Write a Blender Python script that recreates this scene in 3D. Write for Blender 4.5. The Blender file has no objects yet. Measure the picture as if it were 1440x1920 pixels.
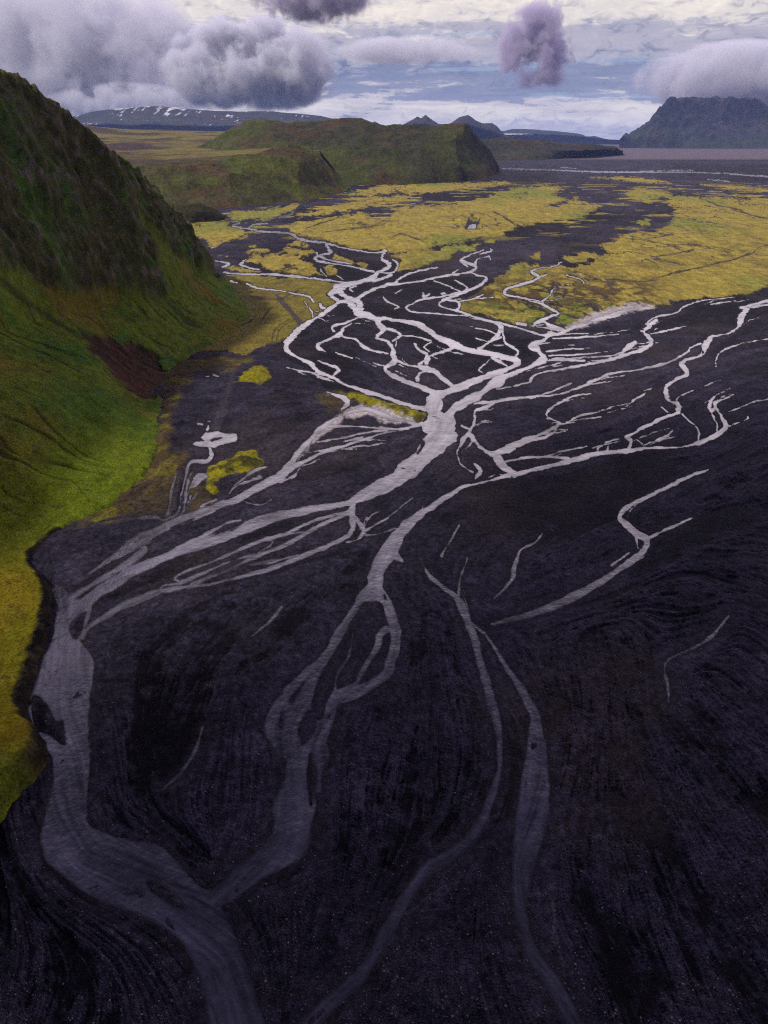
import bpy, math
import numpy as np

# ------------------------------------------------------------------ camera, sky, sun, exposure
SC = bpy.context.scene
COL = SC.collection
CAM_H = 120.0                                   # drone height above the river plain, metres
F = 1280.0                                      # focal length in photo pixels (24 mm on a 36 mm tall frame)
PITCH = math.atan((960 - 258) / F)
CP, SP = math.cos(PITCH), math.sin(PITCH)

cam = bpy.data.cameras.new("camera")
cam.sensor_fit = 'VERTICAL'; cam.sensor_height = 36.0; cam.lens = 24.0
cam.clip_start = 1.0; cam.clip_end = 80000.0
camo = bpy.data.objects.new("camera", cam); COL.objects.link(camo)
camo.location = (0, 0, CAM_H); camo.rotation_euler = (math.pi / 2 - PITCH, 0, 0)
SC.camera = camo

SUN_AZ, SUN_EL = math.radians(-120), math.radians(48)      # azimuth from +Y, negative = left
SKY_STRENGTH = 0.1

def setup_world():
    w = bpy.data.worlds.new("World"); SC.world = w; w.use_nodes = True
    nt = w.node_tree; N = nt.nodes; L = nt.links
    N.clear()
    out = N.new('ShaderNodeOutputWorld'); bg = N.new('ShaderNodeBackground')
    L.new(bg.outputs[0], out.inputs[0])
    sky = N.new('ShaderNodeTexSky'); sky.sky_type = 'NISHITA'; sky.sun_disc = False
    sky.sun_elevation = SUN_EL; sky.sun_rotation = SUN_AZ
    tc = N.new('ShaderNodeTexCoord'); sep = N.new('ShaderNodeSeparateXYZ')
    L.new(tc.outputs['Generated'], sep.inputs[0])

    def M(op, a, b=None, c=None):
        n = N.new('ShaderNodeMath'); n.operation = op
        for i, v in enumerate((a, b, c)):
            if v is None: continue
            if isinstance(v, (int, float)): n.inputs[i].default_value = v
            else: L.new(v, n.inputs[i])
        return n.outputs[0]

    el = M('MULTIPLY', M('ARCSINE', sep.outputs[2]), 180 / math.pi)      # degrees above the horizon
    az = M('MULTIPLY', M('ARCTAN2', sep.outputs[0], sep.outputs[1]), 180 / math.pi)

    def noise(sx, sy, off, detail, rough, dist=0.0, warp=None):
        cb = N.new('ShaderNodeCombineXYZ')
        L.new(M('MULTIPLY', az, sx), cb.inputs[0]); L.new(M('MULTIPLY', el, sy), cb.inputs[1])
        cb.inputs[2].default_value = off
        n = N.new('ShaderNodeTexNoise'); n.noise_dimensions = '3D'
        n.inputs['Scale'].default_value = 1.0; n.inputs['Detail'].default_value = detail
        n.inputs['Roughness'].default_value = rough; n.inputs['Distortion'].default_value = dist
        L.new(cb.outputs[0], n.inputs['Vector'])
        return n.outputs['Fac']

    def ramp(fac, stops, interp='EASE'):
        r = N.new('ShaderNodeValToRGB'); r.color_ramp.interpolation = interp
        e = r.color_ramp.elements
        while len(e) < len(stops): e.new(0.5)
        for i, (p, c) in enumerate(stops):
            e[i].position = p; e[i].color = (*c, 1)
        L.new(fac, r.inputs[0]); return r.outputs[0]

    def mix(f, a, b):
        m = N.new('ShaderNodeMix'); m.data_type = 'RGBA'
        if isinstance(f, (int, float)): m.inputs[0].default_value = f
        else: L.new(f, m.inputs[0])
        for s, v in ((6, a), (7, b)):
            if isinstance(v, tuple): m.inputs[s].default_value = (*v, 1)
            else: L.new(v, m.inputs[s])
        return m.outputs[2]

    nA = noise(0.16, 0.85, 3.1, 7, 0.60, 0.35)
    nB = noise(0.07, 1.3, 9.7, 6, 0.62, 0.2)
    nC = noise(0.75, 1.7, 1.3, 9, 0.66, 0.6)
    warp = M('ADD', M('MULTIPLY', M('SUBTRACT', nC, 0.5), 2.6), M('ADD', M('MULTIPLY', M('SUBTRACT', nA, 0.5), 5.5), M('MULTIPLY', M('SUBTRACT', nB, 0.5), 4.0)))
    e2 = M('DIVIDE', M('ADD', el, warp), 12.0)
    low = ramp(e2, [(0.0, (.60, .58, .66)), (.10, (.86, .81, .80)), (.19, (.66, .62, .68)), (.235, (.30, .33, .48)),
                    (.33, (.24, .28, .44)), (.42, (.46, .45, .56)), (.52, (.50, .48, .58)), (.60, (.80, .74, .72)),
                    (.75, (.95, .87, .79)), (1.0, (1.0, .94, .86))])
    # rifts of clear sky between the layers
    rift = ramp(noise(0.05, 1.0, 21.0, 5, 0.6, 0.3), [(.60, (0, 0, 0)), (.66, (1, 1, 1))])
    blue = N.new('ShaderNodeVectorMath'); blue.operation = 'SCALE'
    L.new(sky.outputs[0], blue.inputs[0]); blue.inputs['Scale'].default_value = SKY_STRENGTH
    low = mix(M('MULTIPLY', rift, .45), low, mix(0.75, blue.outputs[0], (.38, .50, .74)))
    # fine billows
    bil = ramp(nC, [(.32, (.72, .74, .82)), (.5, (1, 1, 1)), (.7, (1.12, 1.10, 1.06))])
    mul = N.new('ShaderNodeMix'); mul.data_type = 'RGBA'; mul.blend_type = 'MULTIPLY'; mul.inputs[0].default_value = 1
    L.new(low, mul.inputs[6]); L.new(bil, mul.inputs[7])
    # unseen upper sky, brightness shaped to light the water: bright ahead, dark overhead
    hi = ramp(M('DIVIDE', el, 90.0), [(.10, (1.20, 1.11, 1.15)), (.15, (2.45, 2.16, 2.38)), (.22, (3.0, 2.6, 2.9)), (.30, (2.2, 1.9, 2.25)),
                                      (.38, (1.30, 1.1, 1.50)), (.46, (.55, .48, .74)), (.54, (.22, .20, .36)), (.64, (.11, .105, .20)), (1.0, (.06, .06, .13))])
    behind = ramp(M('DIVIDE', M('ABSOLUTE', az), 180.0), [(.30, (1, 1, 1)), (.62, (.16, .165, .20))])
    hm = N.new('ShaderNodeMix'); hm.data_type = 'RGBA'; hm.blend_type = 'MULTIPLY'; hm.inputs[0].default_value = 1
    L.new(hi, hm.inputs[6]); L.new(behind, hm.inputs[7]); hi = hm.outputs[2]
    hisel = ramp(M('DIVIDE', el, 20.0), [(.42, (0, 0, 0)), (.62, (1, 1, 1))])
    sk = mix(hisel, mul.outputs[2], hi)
    below = ramp(M('ADD', M('MULTIPLY', el, 0.1), .5), [(.44, (1, 1, 1)), (.5, (0, 0, 0))])
    sk = mix(below, sk, (.25, .24, .30))
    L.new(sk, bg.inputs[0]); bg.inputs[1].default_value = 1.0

setup_world()
sun = bpy.data.lights.new("sun", 'SUN'); sun.energy = 4.2; sun.angle = math.radians(3); sun.color = (1.0, .91, .76)
suno = bpy.data.objects.new("sun", sun); COL.objects.link(suno)
suno.rotation_euler = (math.pi / 2 - SUN_EL, 0, -SUN_AZ + math.pi)
SC.view_settings.view_transform = 'Standard'; SC.view_settings.look = 'None'
SC.view_settings.exposure = 0.0; SC.view_settings.gamma = 1.0; SC.view_settings.use_curve_mapping = False
SC.cycles.use_denoising = False; SC.cycles.pixel_filter_type = 'BLACKMAN_HARRIS'; SC.cycles.filter_width = 1.1
SC.cycles.max_bounces = 6; SC.cycles.diffuse_bounces = 2; SC.cycles.glossy_bounces = 3
SC.cycles.transmission_bounces = 2; SC.cycles.volume_bounces = 3; SC.cycles.transparent_max_bounces = 8
SC.cycles.volume_step_rate = .4; SC.cycles.volume_max_steps = 128

# ------------------------------------------------------------------ geometry of the view, noise
def ray(px, py):
    u = (np.asarray(px, float) - 720) / F; v = (960 - np.asarray(py, float)) / F
    return u, CP + v * SP, v * CP - SP

def ground_at(px, py):
    u, dy, dz = ray(px, py); D = CAM_H / -dz
    return u * D, dy * D

def at_dist(px, py, Y):
    u, dy, dz = ray(px, py); D = np.asarray(Y, float) / dy
    return np.stack([u * D, dy * D, CAM_H + dz * D], -1)

def project(x, y, z):
    d = y * CP - (z - CAM_H) * SP; up = y * SP + (z - CAM_H) * CP
    d = np.maximum(d, 1.0)
    return 720 + F * x / d, 960 - F * up / d

def _hash(ix, iy, iz, seed):
    h = (ix.astype(np.int64) * 374761393 + iy.astype(np.int64) * 668265263 + iz.astype(np.int64) * 2147483647 + seed * 144665) & 0xffffffff
    h = ((h ^ (h >> 13)) * 1274126177) & 0xffffffff
    h = ((h ^ (h >> 16)) * 2246822519) & 0xffffffff
    return ((h ^ (h >> 15)) & 0xffffff) / float(0xffffff) * 2 - 1

def vnoise(x, y, z=None, seed=0):
    if z is None:
        x0, y0 = np.floor(x), np.floor(y); fx, fy = x - x0, y - y0
        fx = fx * fx * fx * (fx * (fx * 6 - 15) + 10); fy = fy * fy * fy * (fy * (fy * 6 - 15) + 10)
        zz = np.zeros_like(x0)
        a = _hash(x0, y0, zz, seed); b = _hash(x0 + 1, y0, zz, seed); c = _hash(x0, y0 + 1, zz, seed); d = _hash(x0 + 1, y0 + 1, zz, seed)
        return (a * (1 - fx) + b * fx) * (1 - fy) + (c * (1 - fx) + d * fx) * fy
    z0 = np.floor(z); fz = z - z0; fz = fz * fz * (3 - 2 * fz)
    x0, y0 = np.floor(x), np.floor(y); fx, fy = x - x0, y - y0
    fx = fx * fx * (3 - 2 * fx); fy = fy * fy * (3 - 2 * fy)
    r = 0
    for k, wz in ((0, 1 - fz), (1, fz)):
        a = _hash(x0, y0, z0 + k, seed); b = _hash(x0 + 1, y0, z0 + k, seed); c = _hash(x0, y0 + 1, z0 + k, seed); d = _hash(x0 + 1, y0 + 1, z0 + k, seed)
        r = r + wz * ((a * (1 - fx) + b * fx) * (1 - fy) + (c * (1 - fx) + d * fx) * fy)
    return r

def fbm(x, y, z=None, octaves=5, gain=0.5, seed=0, ridged=False):
    s = 0; a = 1.0; t = 0; k = 1.0
    for o in range(octaves):
        ca, sa = math.cos(o * 1.1), math.sin(o * 1.1)
        X = (x * ca - y * sa) * k + o * 17.3; Y = (x * sa + y * ca) * k - o * 9.1
        n = vnoise(X, Y, None if z is None else z * k + o * 5.7, seed + o)
        if ridged: n = 1 - 2 * np.abs(n)
        s = s + a * n; t += a; a *= gain; k *= 2.03
    return s / t

def sstep(a, b, x):
    t = np.clip((x - a) / (b - a), 0, 1); return t * t * (3 - 2 * t)

def lerp3(c0, c1, t):
    return c0 * (1 - t[..., None]) + np.asarray(c1, float) * t[..., None]

# ------------------------------------------------------------------ mesh and material helpers
def grid_mesh(name, P, color=None, mat=None, kind='structure'):
    """one mesh from a rows x columns array of points"""
    n, m = P.shape[:2]
    me = bpy.data.meshes.new(name)
    me.vertices.add(n * m); me.vertices.foreach_set('co', P.reshape(-1).astype(np.float32))
    idx = np.arange(n * m).reshape(n, m)
    q = np.stack([idx[:-1, :-1], idx[:-1, 1:], idx[1:, 1:], idx[1:, :-1]], -1).reshape(-1)
    nf = (n - 1) * (m - 1)
    me.loops.add(nf * 4); me.loops.foreach_set('vertex_index', q.astype(np.int32))
    me.polygons.add(nf); me.polygons.foreach_set('loop_start', (np.arange(nf) * 4).astype(np.int32))
    me.polygons.foreach_set('use_smooth', np.ones(nf, bool))
    if color is not None:
        at = me.attributes.new('albedo', 'FLOAT_COLOR', 'POINT')
        c4 = np.ones((n * m, 4), np.float32); c4[:, :3] = color.reshape(-1, 3)
        at.data.foreach_set('color', c4.reshape(-1))
    me.update(calc_edges=True)
    o = bpy.data.objects.new(name, me); COL.objects.link(o)
    if mat: me.materials.append(mat)
    if kind: o['kind'] = kind
    return o

class NT:
    def __init__(s, name):
        s.m = bpy.data.materials.new(name); s.m.use_nodes = True
        s.N = s.m.node_tree.nodes; s.L = s.m.node_tree.links; s.N.clear()
        s.out = s.N.new('ShaderNodeOutputMaterial')
        s.tc = s.N.new('ShaderNodeTexCoord')
    def math(s, op, a, b=None):
        n = s.N.new('ShaderNodeMath'); n.operation = op
        for i, v in enumerate((a, b)):
            if v is None: continue
            if isinstance(v, (int, float)): n.inputs[i].default_value = v
            else: s.L.new(v, n.inputs[i])
        return n.outputs[0]
    def noise(s, scale, detail=4, rough=.6, dist=0, vec=None, stretch=None):
        v = vec or s.tc.outputs['Object']
        if stretch:
            mp = s.N.new('ShaderNodeMapping'); mp.inputs['Scale'].default_value = stretch
            s.L.new(v, mp.inputs[0]); v = mp.outputs[0]
        n = s.N.new('ShaderNodeTexNoise'); n.inputs['Scale'].default_value = scale
        n.inputs['Detail'].default_value = detail; n.inputs['Roughness'].default_value = rough
        n.inputs['Distortion'].default_value = dist
        s.L.new(v, n.inputs['Vector']); return n.outputs['Fac']
    def rng(s, v, a, b, c, d):
        n = s.N.new('ShaderNodeMapRange'); s.L.new(v, n.inputs[0])
        for i, x in enumerate((a, b, c, d)): n.inputs[i + 1].default_value = x
        return n.outputs[0]
    def attr(s, name):
        n = s.N.new('ShaderNodeAttribute'); n.attribute_name = name; return n
    def scale(s, col, f):
        n = s.N.new('ShaderNodeVectorMath'); n.operation = 'SCALE'
        if isinstance(col, tuple): n.inputs[0].default_value = col
        else: s.L.new(col, n.inputs[0])
        s.L.new(f, n.inputs['Scale']); return n.outputs[0]
    def mix(s, f, a, b):
        m = s.N.new('ShaderNodeMix'); m.data_type = 'RGBA'
        if isinstance(f, (int, float)): m.inputs[0].default_value = f
        else: s.L.new(f, m.inputs[0])
        for k, v in ((6, a), (7, b)):
            if isinstance(v, tuple): m.inputs[k].default_value = (*v[:3], 1)
            else: s.L.new(v, m.inputs[k])
        return m.outputs[2]
    def bump(s, h, dist, strength=1.0):
        b = s.N.new('ShaderNodeBump'); b.inputs['Distance'].default_value = dist; b.inputs['Strength'].default_value = strength
        s.L.new(h, b.inputs['Height']); return b.outputs[0]
    def bsdf(s, col, rough, normal=None, ior=1.45, spec=.5):
        p = s.N.new('ShaderNodeBsdfPrincipled')
        if isinstance(col, tuple): p.inputs['Base Color'].default_value = (*col, 1)
        else: s.L.new(col, p.inputs['Base Color'])
        if isinstance(rough, (int, float)): p.inputs['Roughness'].default_value = rough
        else: s.L.new(rough, p.inputs['Roughness'])
        p.inputs['IOR'].default_value = ior; p.inputs['Specular IOR Level'].default_value = spec
        if normal: s.L.new(normal, p.inputs['Normal'])
        s.L.new(p.outputs[0], s.out.inputs['Surface']); return p

def mat_ground():
    t = NT("black_sand_and_moss")
    a = t.attr('albedo').outputs['Color']
    f1 = t.noise(3.4, 3, .75); f2 = t.noise(.62, 7, .74, .3); f3 = t.noise(.07, 6, .65)
    k = t.math('MULTIPLY', t.math('MULTIPLY', t.rng(f1, .3, .7, .45, 1.7), t.rng(f2, .34, .66, .40, 1.75)), t.rng(f3, .3, .7, .72, 1.3))
    # scattered pale pebbles
    vo = t.N.new('ShaderNodeTexVoronoi'); vo.inputs['Scale'].default_value = 1.5; t.L.new(t.tc.outputs['Object'], vo.inputs['Vector'])
    peb = t.math('MULTIPLY', t.rng(vo.outputs['Distance'], .08, .16, 1, 0), t.rng(f2, .48, .62, 0, 1))
    col = t.mix(t.math('MULTIPLY', peb, .5), t.scale(a, k), t.scale(a, t.rng(f1, 0, 1, 3.0, 4.5)))
    h = t.math('ADD', t.math('MULTIPLY', f1, .35), f2)
    t.bsdf(col, .85, t.bump(h, .9, .8), spec=.05)
    return t.m

def mat_hill(name, scale=1.0, bumpd=1.5, contrast=1.0):
    t = NT(name)
    a = t.attr('albedo').outputs['Color']
    f1 = t.noise(.9 * scale, 5, .7); f2 = t.noise(.16 * scale, 6, .65)
    k = t.math('MULTIPLY', t.rng(f1, .3, .7, 1 - .5 * contrast, 1 + .6 * contrast), t.rng(f2, .3, .7, .7, 1.35))
    h = t.math('ADD', t.math('MULTIPLY', f1, .4), f2)
    t.bsdf(t.scale(a, k), .95, t.bump(h, bumpd / scale, .9), spec=.04)
    return t.m

def mat_water():
    t = NT("silty_glacial_water")
    n1 = t.noise(.11, 4, .6); n2 = t.noise(.8, 4, .65); n3 = t.noise(3.2, 2, .6)
    col = t.scale(t.attr('albedo').outputs['Color'], t.math('MULTIPLY', t.rng(n2, .3, .7, .78, 1.25), t.rng(n3, .3, .7, .8, 1.2)))
    h = t.math('ADD', t.math('ADD', t.math('MULTIPLY', n2, .4), t.math('MULTIPLY', n3, .06)), t.math('MULTIPLY', n1, 3.0))
    p = t.bsdf(col, t.rng(n1, .35, .65, .06, .22), t.bump(h, .30, .4), ior=1.5)
    t.L.new(t.attr('sheen').outputs['Fac'], p.inputs['Specular IOR Level'])
    return t.m

MAT_GROUND, MAT_WATER = mat_ground(), mat_water()

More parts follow.
